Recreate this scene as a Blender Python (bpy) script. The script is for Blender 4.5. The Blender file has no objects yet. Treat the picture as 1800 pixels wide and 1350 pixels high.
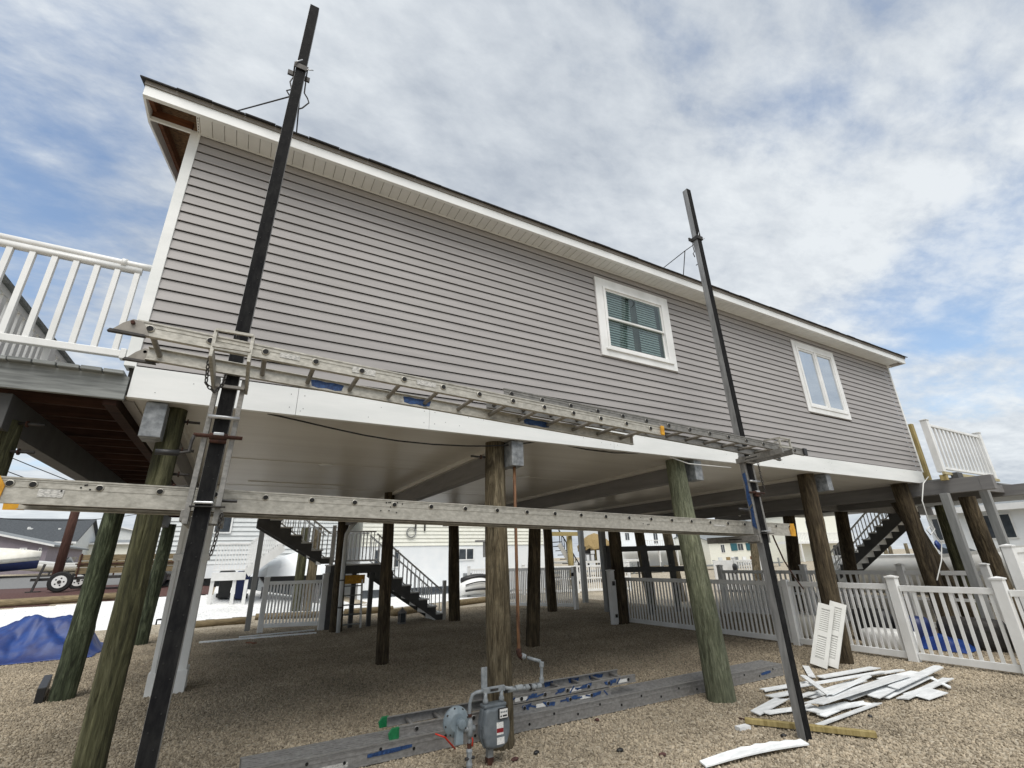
import bpy, bmesh, math, random
from mathutils import Vector, Matrix, noise
random.seed(11)
R_ = math.radians
S = bpy.context.scene
COL = S.collection

# ---------------------------------------------------------------- camera
H = 1.75                                     # eye height above the gravel
FPX, PITCH, ROLL, YAW = 818.256, 0.3589, -0.0282, 0.5186   # fitted to the photograph (1800 px wide)
_fw = Vector((math.sin(YAW)*math.cos(PITCH), math.cos(YAW)*math.cos(PITCH), math.sin(PITCH)))
_r0 = Vector((math.cos(YAW), -math.sin(YAW), 0)); _u0 = _r0.cross(_fw)
_rt = _r0*math.cos(ROLL)+_u0*math.sin(ROLL); _up = _u0*math.cos(ROLL)-_r0*math.sin(ROLL)
cd = bpy.data.cameras.new('camera'); cam = bpy.data.objects.new('camera', cd); COL.objects.link(cam)
cam.matrix_world = Matrix(((_rt.x, _up.x, -_fw.x, 0), (_rt.y, _up.y, -_fw.y, 0), (_rt.z, _up.z, -_fw.z, H), (0, 0, 0, 1)))
cd.sensor_width = 36; cd.lens = FPX/1800*36; cd.clip_end = 3000; cd.clip_start = 0.05
S.camera = cam

# ---------------------------------------------------------------- sky and sun
SUN_EL, SUN_AZ = R_(60), R_(205)            # azimuth clockwise from +Y
S.view_settings.view_transform = 'Standard'; S.view_settings.look = 'None'
S.view_settings.exposure = 0.06; S.view_settings.gamma = 1
W = bpy.data.worlds.new('World'); S.world = W; W.use_nodes = True
def build_world():
    nt = W.node_tree; N = nt.nodes; L = nt.links
    for n in list(N): N.remove(n)
    def nd(t, **k):
        n = N.new(t)
        for a, b in k.items(): setattr(n, a, b)
        return n
    def mth(op, a, b=None, c=None, clamp=False):
        n = nd('ShaderNodeMath', operation=op); n.use_clamp = clamp
        for i, x in enumerate((a, b, c)):
            if x is None: continue
            if isinstance(x, (int, float)): n.inputs[i].default_value = x
            else: L.new(x, n.inputs[i])
        return n.outputs[0]
    out = nd('ShaderNodeOutputWorld'); bg = nd('ShaderNodeBackground')
    sky = nd('ShaderNodeTexSky', sky_type='NISHITA'); sky.sun_disc = False
    sky.sun_elevation = SUN_EL; sky.sun_rotation = SUN_AZ; sky.air_density = 1.0; sky.dust_density = 0.6; sky.ozone_density = 1.2
    skm = nd('ShaderNodeMix', data_type='RGBA', blend_type='MULTIPLY'); skm.inputs[0].default_value = 1
    L.new(sky.outputs[0], skm.inputs[6]); skm.inputs[7].default_value = (0.20, 0.198, 0.19, 1)
    tc = nd('ShaderNodeTexCoord'); sep = nd('ShaderNodeSeparateXYZ'); L.new(tc.outputs['Generated'], sep.inputs[0])
    x, y, z = sep.outputs
    den = mth('ADD', mth('MAXIMUM', z, 0.0), 0.16)
    px = mth('DIVIDE', x, den); py = mth('DIVIDE', y, den)
    cb = nd('ShaderNodeCombineXYZ'); L.new(px, cb.inputs[0]); L.new(py, cb.inputs[1])
    def noise_(scale, det, rough, dist, off, rot=0.0, sc=(1, 1, 1)):
        mp = nd('ShaderNodeMapping'); mp.inputs['Location'].default_value = off; mp.inputs['Rotation'].default_value = (0, 0, rot); mp.inputs['Scale'].default_value = sc
        L.new(cb.outputs[0], mp.inputs[0])
        t = nd('ShaderNodeTexNoise'); t.inputs['Scale'].default_value = scale; t.inputs['Detail'].default_value = det
        t.inputs['Roughness'].default_value = rough; t.inputs['Distortion'].default_value = dist
        L.new(mp.outputs[0], t.inputs['Vector']); return t.outputs[0]
    n1 = noise_(1.25, 10, 0.55, 0.1, (4.1, 2.3, 0), R_(35), (1, 1.35, 1))
    n2 = noise_(4.2, 9, 0.6, 0.15, (1.7, 7.3, 0), R_(35), (1, 1.7, 1))
    n3 = noise_(0.8, 6, 0.5, 0.2, (9.4, 3.1, 0), R_(20))
    n4 = noise_(9.5, 8, 0.62, 0.2, (3.3, 1.3, 0), R_(30), (1, 1.6, 1))
    # broad openings in the cloud deck, where the photograph shows blue
    def lobe(d, k, amp):
        v = Vector(d).normalized()
        dt = nd('ShaderNodeVectorMath', operation='DOT_PRODUCT'); L.new(tc.outputs['Generated'], dt.inputs[0]); dt.inputs[1].default_value = v
        return mth('MULTIPLY', mth('POWER', mth('MAXIMUM', dt.outputs['Value'], 0.0), k), amp)
    mass = mth('ADD', mth('MULTIPLY', n1, 0.56), mth('ADD', mth('MULTIPLY', n2, 0.32), mth('MULTIPLY', n4, 0.12)))
    for d, k, a in SKY_GAPS: mass = mth('SUBTRACT', mass, lobe(d, k, a))
    hz = mth('POWER', mth('SUBTRACT', 1.0, mth('MAXIMUM', z, 0.0)), 9.0)
    mass = mth('ADD', mass, mth('MULTIPLY', hz, 0.09))
    rp = nd('ShaderNodeMapRange', interpolation_type='SMOOTHSTEP'); L.new(mass, rp.inputs[0]); rp.inputs[1].default_value = 0.25; rp.inputs[2].default_value = 0.50; rp.inputs[3].default_value = 0.10
    cr = nd('ShaderNodeValToRGB'); e = cr.color_ramp.elements
    e[0].position = 0.37; e[0].color = (0.44, 0.49, 0.56, 1); e[1].position = 0.61; e[1].color = (0.80, 0.84, 0.87, 1)
    L.new(mth('ADD', mth('MULTIPLY', n3, 0.45), mth('ADD', mth('MULTIPLY', n2, 0.33), mth('MULTIPLY', n4, 0.22))), cr.inputs[0])
    mx = nd('ShaderNodeMix', data_type='RGBA'); L.new(mth('MULTIPLY', rp.outputs[0], 0.97), mx.inputs[0]); L.new(skm.outputs[2], mx.inputs[6]); L.new(cr.outputs[0], mx.inputs[7])
    L.new(mx.outputs[2], bg.inputs[0]); bg.inputs[1].default_value = 1.0
    L.new(bg.outputs[0], out.inputs[0])
def ray(u, v):
    return _rt*((u-900)/FPX) - _up*((v-675)/FPX) + _fw
SKY_GAPS = [(tuple(ray(60, 330)), 45, 0.20), (tuple(ray(1390, 190)), 160, 0.03), (tuple(ray(1640, 580)), 200, 0.16), (tuple(ray(-200, 420)), 30, 0.10), (tuple(ray(1780, 480)), 90, 0.10), (tuple(ray(800, 120)), 8, -0.045), (tuple(ray(1100, 480)), 60, -0.02)]
build_world()
sl = bpy.data.lights.new('sun', 'SUN'); so = bpy.data.objects.new('sun', sl); COL.objects.link(so)
sl.energy = 3.1; sl.angle = R_(42); sl.color = (1, 0.96, 0.9)
_sd = Vector((math.sin(SUN_AZ)*math.cos(SUN_EL), math.cos(SUN_AZ)*math.cos(SUN_EL), math.sin(SUN_EL)))
so.rotation_euler = _sd.to_track_quat('Z', 'Y').to_euler(); so.location = (0, -20, 30)

# ---------------------------------------------------------------- pixel -> place helpers (a pixel gives only a direction)
C0 = Vector((0, 0, H))
def smooth(a, b, x):
    t = max(0, min(1, (x-a)/(b-a))); return t*t*(3-2*t)
def gz(x, y):                               # the lot is flat; the land climbs gently to the street behind on the left
    return (1.05*smooth(17.5, 26, y)+0.6*smooth(26, 45, y))*smooth(6, -2, x)
def G(u, v, z=0.0):
    r = ray(u, v); return C0 + r*((z-H)/r.z)
def Yp(u, v, Y):
    r = ray(u, v); return C0 + r*(Y/r.y)
def Xp(u, v, X):
    r = ray(u, v); return C0 + r*(X/r.x)
def Gz(u, v):
    r = ray(u, v); t = 2.0
    while t < 200:
        p = C0 + r*t
        if p.z < gz(p.x, p.y): return p
        t += 0.05
    return p

# ---------------------------------------------------------------- mesh helpers
class MB:
    def __init__(s): s.v = []; s.f = []
    def add(s, vs, fs):
        k = len(s.v); s.v += [tuple(p) for p in vs]; s.f += [tuple(i+k for i in f) for f in fs]; return s
    def box(s, x0, x1, y0, y1, z0, z1):
        return s.add([(x0,y0,z0),(x1,y0,z0),(x1,y1,z0),(x0,y1,z0),(x0,y0,z1),(x1,y0,z1),(x1,y1,z1),(x0,y1,z1)],
                     [(3,2,1,0),(4,5,6,7),(0,1,5,4),(1,2,6,5),(2,3,7,6),(3,0,4,7)])
    def bar(s, p, q, w, h, up=(0, 0, 1), w2=None, h2=None):     # w across, h along up
        p = Vector(p); q = Vector(q); d = (q-p).normalized(); up = Vector(up)
        a = d.cross(up)
        if a.length < 1e-4: a = d.cross(Vector((0, 1, 0)))
        a.normalize(); b = a.cross(d).normalized()
        w2 = w2 or w; h2 = h2 or h
        vs = [p+a*(i*w/2)+b*(j*h/2) for j in (-1, 1) for i in (-1, 1)] + [q+a*(i*w2/2)+b*(j*h2/2) for j in (-1, 1) for i in (-1, 1)]
        return s.add(vs, [(0,1,3,2),(4,6,7,5),(0,4,5,1),(2,3,7,6),(0,2,6,4),(1,5,7,3)])
    def tube(s, pts, r, n=8, cap=True):
        pts = [Vector(p) for p in pts]; rs = r if isinstance(r, (list, tuple)) else [r]*len(pts)
        rings = []; ref = None
        for i, p in enumerate(pts):
            d = (pts[min(i+1, len(pts)-1)]-pts[max(i-1, 0)]).normalized()
            if ref is None: ref = d.orthogonal().normalized()
            ref = (ref-d*ref.dot(d))
            ref = ref.normalized() if ref.length > 1e-5 else d.orthogonal().normalized()
            b = d.cross(ref)
            rings.append([p+(ref*math.cos(2*math.pi*k/n)+b*math.sin(2*math.pi*k/n))*rs[i] for k in range(n)])
        vs = [v for rg in rings for v in rg]; fs = []
        for i in range(len(pts)-1):
            for k in range(n):
                a = i*n+k; b = i*n+(k+1) % n; fs.append((a, b, b+n, a+n))
        if cap: fs += [tuple(range(n-1, -1, -1)), tuple(range((len(pts)-1)*n, len(pts)*n))]
        return s.add(vs, fs)
    def prism(s, poly, d):                                       # polygon of points extruded by d
        n = len(poly); d = Vector(d); a = [Vector(p) for p in poly]
        return s.add(a+[p+d for p in a], [tuple(range(n-1, -1, -1)), tuple(range(n, 2*n))]+[(i, (i+1) % n, n+(i+1) % n, n+i) for i in range(n)])
    def loft(s, rings, cap=True):
        n = len(rings[0]); vs = [p for r in rings for p in r]; fs = []
        for i in range(len(rings)-1):
            for k in range(n): fs.append((i*n+k, i*n+(k+1) % n, (i+1)*n+(k+1) % n, (i+1)*n+k))
        if cap: fs += [tuple(range(n-1, -1, -1)), tuple(range((len(rings)-1)*n, len(rings)*n))]
        return s.add(vs, fs)
    def mesh(s, name, mat, smooth_=False):
        me = bpy.data.meshes.new(name); me.from_pydata(s.v, [], s.f)
        bm = bmesh.new(); bm.from_mesh(me); bmesh.ops.recalc_face_normals(bm, faces=bm.faces); bm.to_mesh(me); bm.free()
        me.materials.append(mat)
        if smooth_:
            for p in me.polygons: p.use_smooth = True
        return me
WL = {}
def link(name, data, parent=None, loc=(0, 0, 0), rot=None):
    o = bpy.data.objects.new(name, data); COL.objects.link(o)
    loc = Vector(loc); WL[o] = loc
    if parent: o.parent = parent; o.location = loc-WL[parent]
    else: o.location = loc
    if rot: o.rotation_euler = rot
    return o
def tag(o, label, cat, group=None, kind=None):
    if label: o['label'] = label
    if cat: o['category'] = cat; o['kind'] = 'thing'
    if group: o['group'] = group
    if kind: o['kind'] = kind
    return o
def thing(name, label, cat, loc=(0, 0, 0), group=None):
    return tag(link(name, None, None, loc), label, cat, group)
def part(name, mb, mat, parent=None, smooth_=False, bev=0, label=None, kind=None):
    o = link(name, mb.mesh(name, mat, smooth_), parent)
    if bev:
        m = o.modifiers.new('bevel', 'BEVEL'); m.width = bev; m.segments = 2; m.limit_method = 'ANGLE'
    if label: o['label'] = label
    if kind: o['kind'] = kind
    return o
def solo(name, mb, mat, label, cat, group=None, smooth_=False, bev=0):
    return tag(part(name, mb, mat, None, smooth_, bev), label, cat, group)
def struct(name, mb, mat, smooth_=False):
    o = part(name, mb, mat, None, smooth_); o['kind'] = 'structure'; return o
def V(*a): return Vector(a)
def lerp(a, b, t): return Vector(a).lerp(Vector(b), t)

# ---------------------------------------------------------------- materials
def srgb(r, g, b):
    f = lambda c: (c/255/12.92 if c <= 10 else ((c/255+0.055)/1.055)**2.4)
    return (f(r), f(g), f(b))
def mat(name, c1, c2=None, scale=8, rough=0.6, metal=0.0, bump=0.0, stretch=(1, 1, 1), det=6, c3=None, vary=0.0, spec=0.5, lo=0.35, hi=0.65, rv=0.0, bscale=None, dist=0.0):
    m = bpy.data.materials.new(name); m.use_nodes = True; nt = m.node_tree; N = nt.nodes; L = nt.links
    b = N['Principled BSDF']; b.inputs['Roughness'].default_value = rough; b.inputs['Metallic'].default_value = metal
    b.inputs['Specular IOR Level'].default_value = spec
    c2 = c2 or c1
    tc = N.new('ShaderNodeTexCoord'); mp = N.new('ShaderNodeMapping'); mp.inputs['Scale'].default_value = stretch
    L.new(tc.outputs['Object'], mp.inputs[0])
    t = N.new('ShaderNodeTexNoise'); t.inputs['Scale'].default_value = scale; t.inputs['Detail'].default_value = det; t.inputs['Roughness'].default_value = 0.6; t.inputs['Distortion'].default_value = dist
    L.new(mp.outputs[0], t.inputs['Vector'])
    cr = N.new('ShaderNodeValToRGB'); e = cr.color_ramp.elements
    e[0].position = lo; e[0].color = (*c1, 1); e[1].position = hi; e[1].color = (*c2, 1)
    if c3: k = e.new((lo+hi)/2); k.color = (*c3, 1)
    L.new(t.outputs[0], cr.inputs[0]); col = cr.outputs[0]
    if vary:
        oi = N.new('ShaderNodeObjectInfo'); mr = N.new('ShaderNodeMapRange'); mr.inputs[3].default_value = 1-vary; mr.inputs[4].default_value = 1+vary
        L.new(oi.outputs['Random'], mr.inputs[0]); hs = N.new('ShaderNodeHueSaturation'); L.new(mr.outputs[0], hs.inputs['Value']); L.new(col, hs.inputs['Color']); col = hs.outputs[0]
    L.new(col, b.inputs['Base Color'])
    if rv:
        mr = N.new('ShaderNodeMapRange'); mr.inputs[3].default_value = max(0.02, rough-rv); mr.inputs[4].default_value = min(1, rough+rv); L.new(t.outputs[0], mr.inputs[0]); L.new(mr.outputs[0], b.inputs['Roughness'])
    if bump:
        bp = N.new('ShaderNodeBump'); bp.inputs['Strength'].default_value = bump; bp.inputs['Distance'].default_value = 0.01
        src = t
        if bscale:
            src = N.new('ShaderNodeTexNoise'); src.inputs['Scale'].default_value = bscale; src.inputs['Detail'].default_value = 5; L.new(mp.outputs[0], src.inputs['Vector'])
        L.new(src.outputs[0], bp.inputs['Height']); L.new(bp.outputs[0], b.inputs['Normal'])
    return m
def wood_pile_mat(name, dark, mid, light, wav=2.0):
    # treated round pile: long wandering grain, checks, stains
    m = mat(name, dark, light, 2.2, 0.85, 0, 0, (5, 5, 0.55), 8, mid, 0, 0.25, 0.32, 0.68, dist=wav)
    nt = m.node_tree; N = nt.nodes; L = nt.links; b = N['Principled BSDF']
    tc = N['Texture Coordinate']
    mp = N.new('ShaderNodeMapping'); mp.inputs['Scale'].default_value = (13, 13, 1.5); L.new(tc.outputs['Object'], mp.inputs[0])
    t = N.new('ShaderNodeTexNoise'); t.inputs['Scale'].default_value = 2.6; t.inputs['Detail'].default_value = 9; t.inputs['Roughness'].default_value = 0.7; t.inputs['Distortion'].default_value = wav*0.8
    L.new(mp.outputs[0], t.inputs['Vector'])
    mp2 = N.new('ShaderNodeMapping'); mp2.inputs['Scale'].default_value = (1.5, 1.5, 0.8); L.new(tc.outputs['Object'], mp2.inputs[0])
    t2 = N.new('ShaderNodeTexNoise'); t2.inputs['Scale'].default_value = 2.0; t2.inputs['Detail'].default_value = 4; L.new(mp2.outputs[0], t2.inputs['Vector'])
    mr = N.new('ShaderNodeMapRange'); mr.inputs[1].default_value = 0.34; mr.inputs[2].default_value = 0.6; mr.inputs[3].default_value = 0.38; mr.inputs[4].default_value = 1.12; L.new(t.outputs[0], mr.inputs[0])
    mr2 = N.new('ShaderNodeMapRange'); mr2.inputs[1].default_value = 0.3; mr2.inputs[2].default_value = 0.7; mr2.inputs[3].default_value = 0.65; mr2.inputs[4].default_value = 1.25; L.new(t2.outputs[0], mr2.inputs[0])
    mm = N.new('ShaderNodeMath'); mm.operation = 'MULTIPLY'; L.new(mr.outputs[0], mm.inputs[0]); L.new(mr2.outputs[0], mm.inputs[1])
    mx = N.new('ShaderNodeMix'); mx.data_type = 'RGBA'; mx.blend_type = 'MULTIPLY'; mx.inputs[0].default_value = 1
    src = b.inputs['Base Color'].links[0].from_socket
    L.new(src, mx.inputs[6]); cmb = N.new('ShaderNodeCombineColor'); [L.new(mm.outputs[0], cmb.inputs[i]) for i in range(3)]; L.new(cmb.outputs[0], mx.inputs[7])
    L.new(mx.outputs[2], b.inputs['Base Color'])
    bp = N.new('ShaderNodeBump'); bp.inputs['Strength'].default_value = 1.0; bp.inputs['Distance'].default_value = 0.022
    L.new(t.outputs[0], bp.inputs['Height']); L.new(bp.outputs[0], b.inputs['Normal'])
    return m
def gravel_mat(name, cols, scale, bump=0.9, rough=0.9):
    m = bpy.data.materials.new(name); m.use_nodes = True; nt = m.node_tree; N = nt.nodes; L = nt.links; b = N['Principled BSDF']; b.inputs['Roughness'].default_value = rough; b.inputs['Specular IOR Level'].default_value = 0.2
    tc = N.new('ShaderNodeTexCoord')
    ns = N.new('ShaderNodeTexNoise'); ns.inputs['Scale'].default_value = 9; L.new(tc.outputs['Object'], ns.inputs['Vector'])
    ad = N.new('ShaderNodeMix'); ad.data_type = 'RGBA'; ad.blend_type = 'LINEAR_LIGHT'; ad.inputs[0].default_value = 0.03; L.new(tc.outputs['Object'], ad.inputs[6]); L.new(ns.outputs['Color'], ad.inputs[7])
    vo = N.new('ShaderNodeTexVoronoi'); vo.inputs['Scale'].default_value = scale; vo.inputs['Randomness'].default_value = 1; L.new(ad.outputs[2], vo.inputs['Vector'])
    sp = N.new('ShaderNodeSeparateColor'); L.new(vo.outputs['Color'], sp.inputs[0])
    cr = N.new('ShaderNodeValToRGB'); el = cr.color_ramp.elements
    for i, c in enumerate(cols):
        k = el[i] if i < 2 else el.new(0.5); k.position = i/(len(cols)-1); k.color = (*c, 1)
    el = sorted(cr.color_ramp.elements, key=lambda k: k.position)
    L.new(sp.outputs[0], cr.inputs[0])
    big = N.new('ShaderNodeTexNoise'); big.inputs['Scale'].default_value = 0.7; big.inputs['Detail'].default_value = 5; L.new(tc.outputs['Object'], big.inputs['Vector'])
    mr = N.new('ShaderNodeMapRange'); mr.inputs[1].default_value = 0.3; mr.inputs[2].default_value = 0.7; mr.inputs[3].default_value = 0.82; mr.inputs[4].default_value = 1.12; L.new(big.outputs[0], mr.inputs[0])
    hs = N.new('ShaderNodeHueSaturation'); L.new(cr.outputs[0], hs.inputs['Color']); L.new(mr.outputs[0], hs.inputs['Value'])
    L.new(hs.outputs[0], b.inputs['Base Color'])
    bp = N.new('ShaderNodeBump'); bp.invert = True; bp.inputs['Strength'].default_value = bump; bp.inputs['Distance'].default_value = 0.02
    L.new(vo.outputs['Distance'], bp.inputs['Height']); L.new(bp.outputs[0], b.inputs['Normal'])
    return m
MT = {}
MT['siding'] = mat('siding_vinyl', (0.305, 0.29, 0.284), (0.352, 0.335, 0.328), 2.2, 0.55, 0, 0.06, (0.5, 1, 5), 8, vary=0.05, bscale=60)
MT['white'] = mat('white_vinyl', (0.70, 0.705, 0.69), (0.82, 0.825, 0.82), 3.5, 0.4, 0, 0.03, (1, 1, .6), 9, vary=0.03)
MT['trim'] = mat('white_trim', (0.70, 0.72, 0.71), (0.82, 0.83, 0.82), 1.3, 0.5, 0, 0.05, (0.5, 1, 3), 7, vary=0.02, bscale=50)
MT['soffit'] = mat('soffit_vinyl', (0.68, 0.69, 0.68), (0.75, 0.76, 0.75), 3, 0.5, vary=0.03)
MT['fascia'] = mat('fascia_aluminium', (0.76, 0.78, 0.78), (0.82, 0.83, 0.83), 2, 0.35, 0, 0.03, bscale=5)
MT['ceil'] = mat('ceiling_panel', (0.55, 0.525, 0.475), (0.62, 0.60, 0.55), 1.1, 0.33, 0, 0.10, (0.25, 4, 1), 5, spec=0.6, bscale=2.2)
MT['dropedge'] = mat('drip_edge', (0.22, 0.20, 0.18), (0.27, 0.25, 0.23), 5, 0.5)
MT['shingle'] = mat('shingle', (0.012, 0.012, 0.013), (0.035, 0.034, 0.034), 40, 0.95, 0, 0.5, vary=0.25)
MT['osb'] = mat('osb', srgb(84, 62, 40), srgb(146, 112, 76), 26, 0.9, 0, 0.3, (1, 2.5, 1), 3)
MT['rawwood'] = mat('raw_lumber', srgb(96, 58, 36), srgb(140, 92, 60), 6, 0.8, 0, 0.2, (0.6, 6, 6))
MT['joist'] = mat('stained_joist', srgb(40, 26, 20), srgb(66, 44, 35), 5, 0.85, 0, 0.2, (0.5, 6, 6), vary=0.2, spec=0.2)
MT['greybeam'] = mat('grey_painted_beam', (0.16, 0.155, 0.155), (0.21, 0.205, 0.20), 3, 0.7, 0, 0.15, (3, 0.4, 3), vary=0.06)
MT['metalwrap'] = mat('coil_wrapped_beam_end', (0.12, 0.13, 0.14), (0.29, 0.305, 0.315), 14, 0.5, 0.15, 0.8, (1, 1, 1), 8, bscale=9)
MT['greywood'] = mat('weathered_grey_deck', srgb(104, 107, 106), srgb(146, 149, 147), 4, 0.85, 0, 0.35, (0.6, 6, 9), 8, vary=0.1)
MT['greypost'] = mat('grey_painted_post', (0.20, 0.205, 0.20), (0.26, 0.265, 0.26), 5, 0.6, 0, 0.1, (4, 4, 0.5))
MT['pt'] = mat('pressure_treated_lumber', srgb(128, 112, 66), srgb(172, 156, 108), 4, 0.8, 0, 0.2, (6, 6, 0.7), 7)
MT['paleboard'] = mat('pale_lumber', srgb(150, 138, 104), srgb(186, 176, 140), 5, 0.8, 0, 0.2, (0.8, 6, 6))
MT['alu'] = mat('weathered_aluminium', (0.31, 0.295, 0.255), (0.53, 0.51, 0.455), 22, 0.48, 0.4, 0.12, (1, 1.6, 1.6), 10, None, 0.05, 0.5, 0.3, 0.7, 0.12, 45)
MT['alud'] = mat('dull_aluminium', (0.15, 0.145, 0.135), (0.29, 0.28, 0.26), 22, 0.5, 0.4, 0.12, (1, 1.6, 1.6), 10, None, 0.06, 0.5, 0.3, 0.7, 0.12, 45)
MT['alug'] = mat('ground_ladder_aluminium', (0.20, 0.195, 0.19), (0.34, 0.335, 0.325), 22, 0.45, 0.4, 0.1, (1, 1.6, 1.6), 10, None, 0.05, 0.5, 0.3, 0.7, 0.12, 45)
MT['undershade'] = mat('painted_underside_shade', (0.035, 0.03, 0.026), (0.07, 0.06, 0.05), 9, 0.9, 0, 0.2, (1, 4, 4))  # dark colour standing in for shade below the platform ladder
MT['rung'] = mat('ladder_rung', (0.20, 0.185, 0.16), (0.30, 0.28, 0.25), 12, 0.6, 0.3, 0.1)
MT['rubber'] = mat('black_rubber', (0.006, 0.006, 0.007), (0.016, 0.016, 0.016), 9, 0.85, 0, 0.25, (3, 3, 1), bscale=40, spec=0.12)
MT['polealu'] = mat('pole_aluminium', (0.17, 0.17, 0.17), (0.30, 0.30, 0.295), 5, 0.5, 0.4, 0.1, (4, 4, 0.6), 8)
MT['black'] = mat('black_hole', (0.006, 0.006, 0.006), None, 5, 0.8)
MT['blackpl'] = mat('black_plastic', (0.012, 0.012, 0.013), (0.02, 0.02, 0.02), 20, 0.5)
MT['rust'] = mat('rust', srgb(44, 26, 20), srgb(82, 50, 38), 18, 0.9, 0.1, 0.5)
MT['rustpipe'] = mat('rusty_gas_pipe', srgb(74, 48, 32), srgb(128, 92, 60), 9, 0.75, 0.1, 0.3, (3, 3, 0.5))
MT['steel'] = mat('galvanised_steel', (0.38, 0.39, 0.40), (0.55, 0.56, 0.57), 20, 0.4, 0.7, 0.1)
MT['darksteel'] = mat('dark_steel', (0.035, 0.033, 0.032), (0.075, 0.07, 0.065), 15, 0.6, 0.5, 0.2)
MT['yellow'] = mat('yellow_end_cap', srgb(176, 124, 20), srgb(214, 160, 40), 14, 0.6, 0, 0.2)
MT['blue'] = mat('blue_spray_paint', srgb(16, 40, 80), srgb(44, 80, 130), 45, 0.6, 0, 0.2)
MT['bluetarp'] = mat('blue_tarp', srgb(8, 32, 92), srgb(18, 60, 128), 3, 0.5, 0, 0.3, (1, 1, 1), 6, bscale=14)
MT['green'] = mat('green_ladder_foot', srgb(10, 96, 56), srgb(20, 120, 70), 20, 0.5)
MT['red'] = mat('red_orange_cord', srgb(196, 52, 34), None, 5, 0.5)
MT['meter'] = mat('grey_gas_meter_paint', srgb(84, 91, 96), srgb(106, 113, 118), 10, 0.5, 0, 0.1)
MT['meter2'] = mat('pale_grey_regulator', srgb(108, 120, 128), srgb(130, 142, 148), 10, 0.5, 0, 0.1)
MT['pipe'] = mat('grey_painted_pipe', srgb(112, 118, 122), srgb(150, 155, 158), 18, 0.5, 0, 0.2)
MT['paper'] = mat('label_paper', (0.72, 0.72, 0.70), (0.45, 0.45, 0.44), 90, 0.6, 0, 0, (1, 1, 4), 2, lo=0.52, hi=0.62)
MT['sticker'] = mat('worn_sticker', (0.58, 0.57, 0.54), (0.25, 0.25, 0.24), 60, 0.6, 0, 0, (1, 1, 5), 3, lo=0.45, hi=0.6)
MT['redlabel'] = mat('red_label', srgb(128, 20, 30), None, 5, 0.5)
MT['glass'] = mat('coated_window_glass', (0.60, 0.65, 0.70), None, 3, 0.02, 0.85, 0)
MT['glassdark'] = mat('screened_window_glass', (0.10, 0.125, 0.13), None, 3, 0.03, 0.55, 0)
MT['blind'] = mat('window_blind', srgb(160, 166, 164), srgb(182, 188, 186), 20, 0.6)
def clear_glass():
    m = bpy.data.materials.new('window_glass'); m.use_nodes = True; nt = m.node_tree; N = nt.nodes; L = nt.links
    for n in list(N): N.remove(n)
    o = N.new('ShaderNodeOutputMaterial'); mx = N.new('ShaderNodeMixShader'); t = N.new('ShaderNodeBsdfTransparent'); t.inputs[0].default_value = (0.78, 0.845, 0.84, 1)
    g = N.new('ShaderNodeBsdfGlossy'); g.inputs[0].default_value = (.9, .95, .95, 1); g.inputs[1].default_value = .02
    lw = N.new('ShaderNodeLayerWeight'); pw = N.new('ShaderNodeMath'); pw.operation = 'POWER'; pw.inputs[1].default_value = 3.0; L.new(lw.outputs['Facing'], pw.inputs[0]); f = N.new('ShaderNodeMath'); f.operation = 'MULTIPLY_ADD'; f.inputs[1].default_value = 0.5; f.inputs[2].default_value = 0.05; L.new(pw.outputs[0], f.inputs[0])
    L.new(f.outputs[0], mx.inputs[0]); L.new(t.outputs[0], mx.inputs[1]); L.new(g.outputs[0], mx.inputs[2]); L.new(mx.outputs[0], o.inputs[0])
    return m
MT['glassclear'] = clear_glass()
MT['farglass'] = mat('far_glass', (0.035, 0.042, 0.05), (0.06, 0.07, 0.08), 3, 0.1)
MT['wallcore'] = mat('sheathing', (0.10, 0.09, 0.08), None, 4, 0.9)
MT['wire'] = mat('cable_black', (0.012, 0.012, 0.013), None, 4, 0.6)
MT['cord'] = mat('cable_white', (0.62, 0.62, 0.60), None, 4, 0.6)
MT['shutter'] = mat('shutter_vinyl', (0.56, 0.56, 0.53), (0.64, 0.64, 0.61), 4, 0.5, vary=0.03)
MT['debris'] = mat('torn_white_trim', (0.64, 0.66, 0.67), (0.82, 0.84, 0.85), 5, 0.55, 0, 0.15, (1, 4, 4), 8, vary=0.1)
MT['tread'] = mat('pale_tread', (0.62, 0.62, 0.60), (0.70, 0.70, 0.68), 5, 0.6)
MT['stairgrey'] = mat('dark_stair_paint', (0.060, 0.060, 0.060), (0.085, 0.085, 0.083), 5, 0.7)
MT['railgrey'] = mat('grey_rail', (0.70, 0.70, 0.69), (0.76, 0.76, 0.75), 5, 0.5)
MT['gravel'] = gravel_mat('tan_gravel', [srgb(92, 82, 66), srgb(188, 178, 160), srgb(132, 120, 100), srgb(158, 147, 127)], 34)
MT['whitegravel'] = gravel_mat('white_gravel', [srgb(196, 198, 198), srgb(244, 244, 242), srgb(225, 226, 226)], 30, 0.5)
MT['asphalt'] = mat('asphalt', (0.14, 0.14, 0.14), (0.20, 0.20, 0.195), 12, 0.9, 0, 0.3, det=9)
MT['mulch'] = mat('red_mulch', srgb(62, 40, 38), srgb(96, 66, 60), 30, 0.95, 0, 0.5)
MT['peb'] = mat('pebble', srgb(122, 110, 92), srgb(178, 167, 148), 30, 0.85, 0, 0.1, vary=0.4, spec=0.25)
MT['log'] = mat('landscape_timber', srgb(96, 84, 62), srgb(140, 124, 94), 6, 0.9, 0, 0.3, (0.6, 5, 5))
MT['cream'] = mat('cream_siding', srgb(226, 226, 214), srgb(234, 234, 224), 4, 0.6, vary=0.03)
MT['whitewall'] = mat('white_painted_wall', (0.74, 0.77, 0.79), (0.80, 0.82, 0.83), 2, 0.7)
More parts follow.
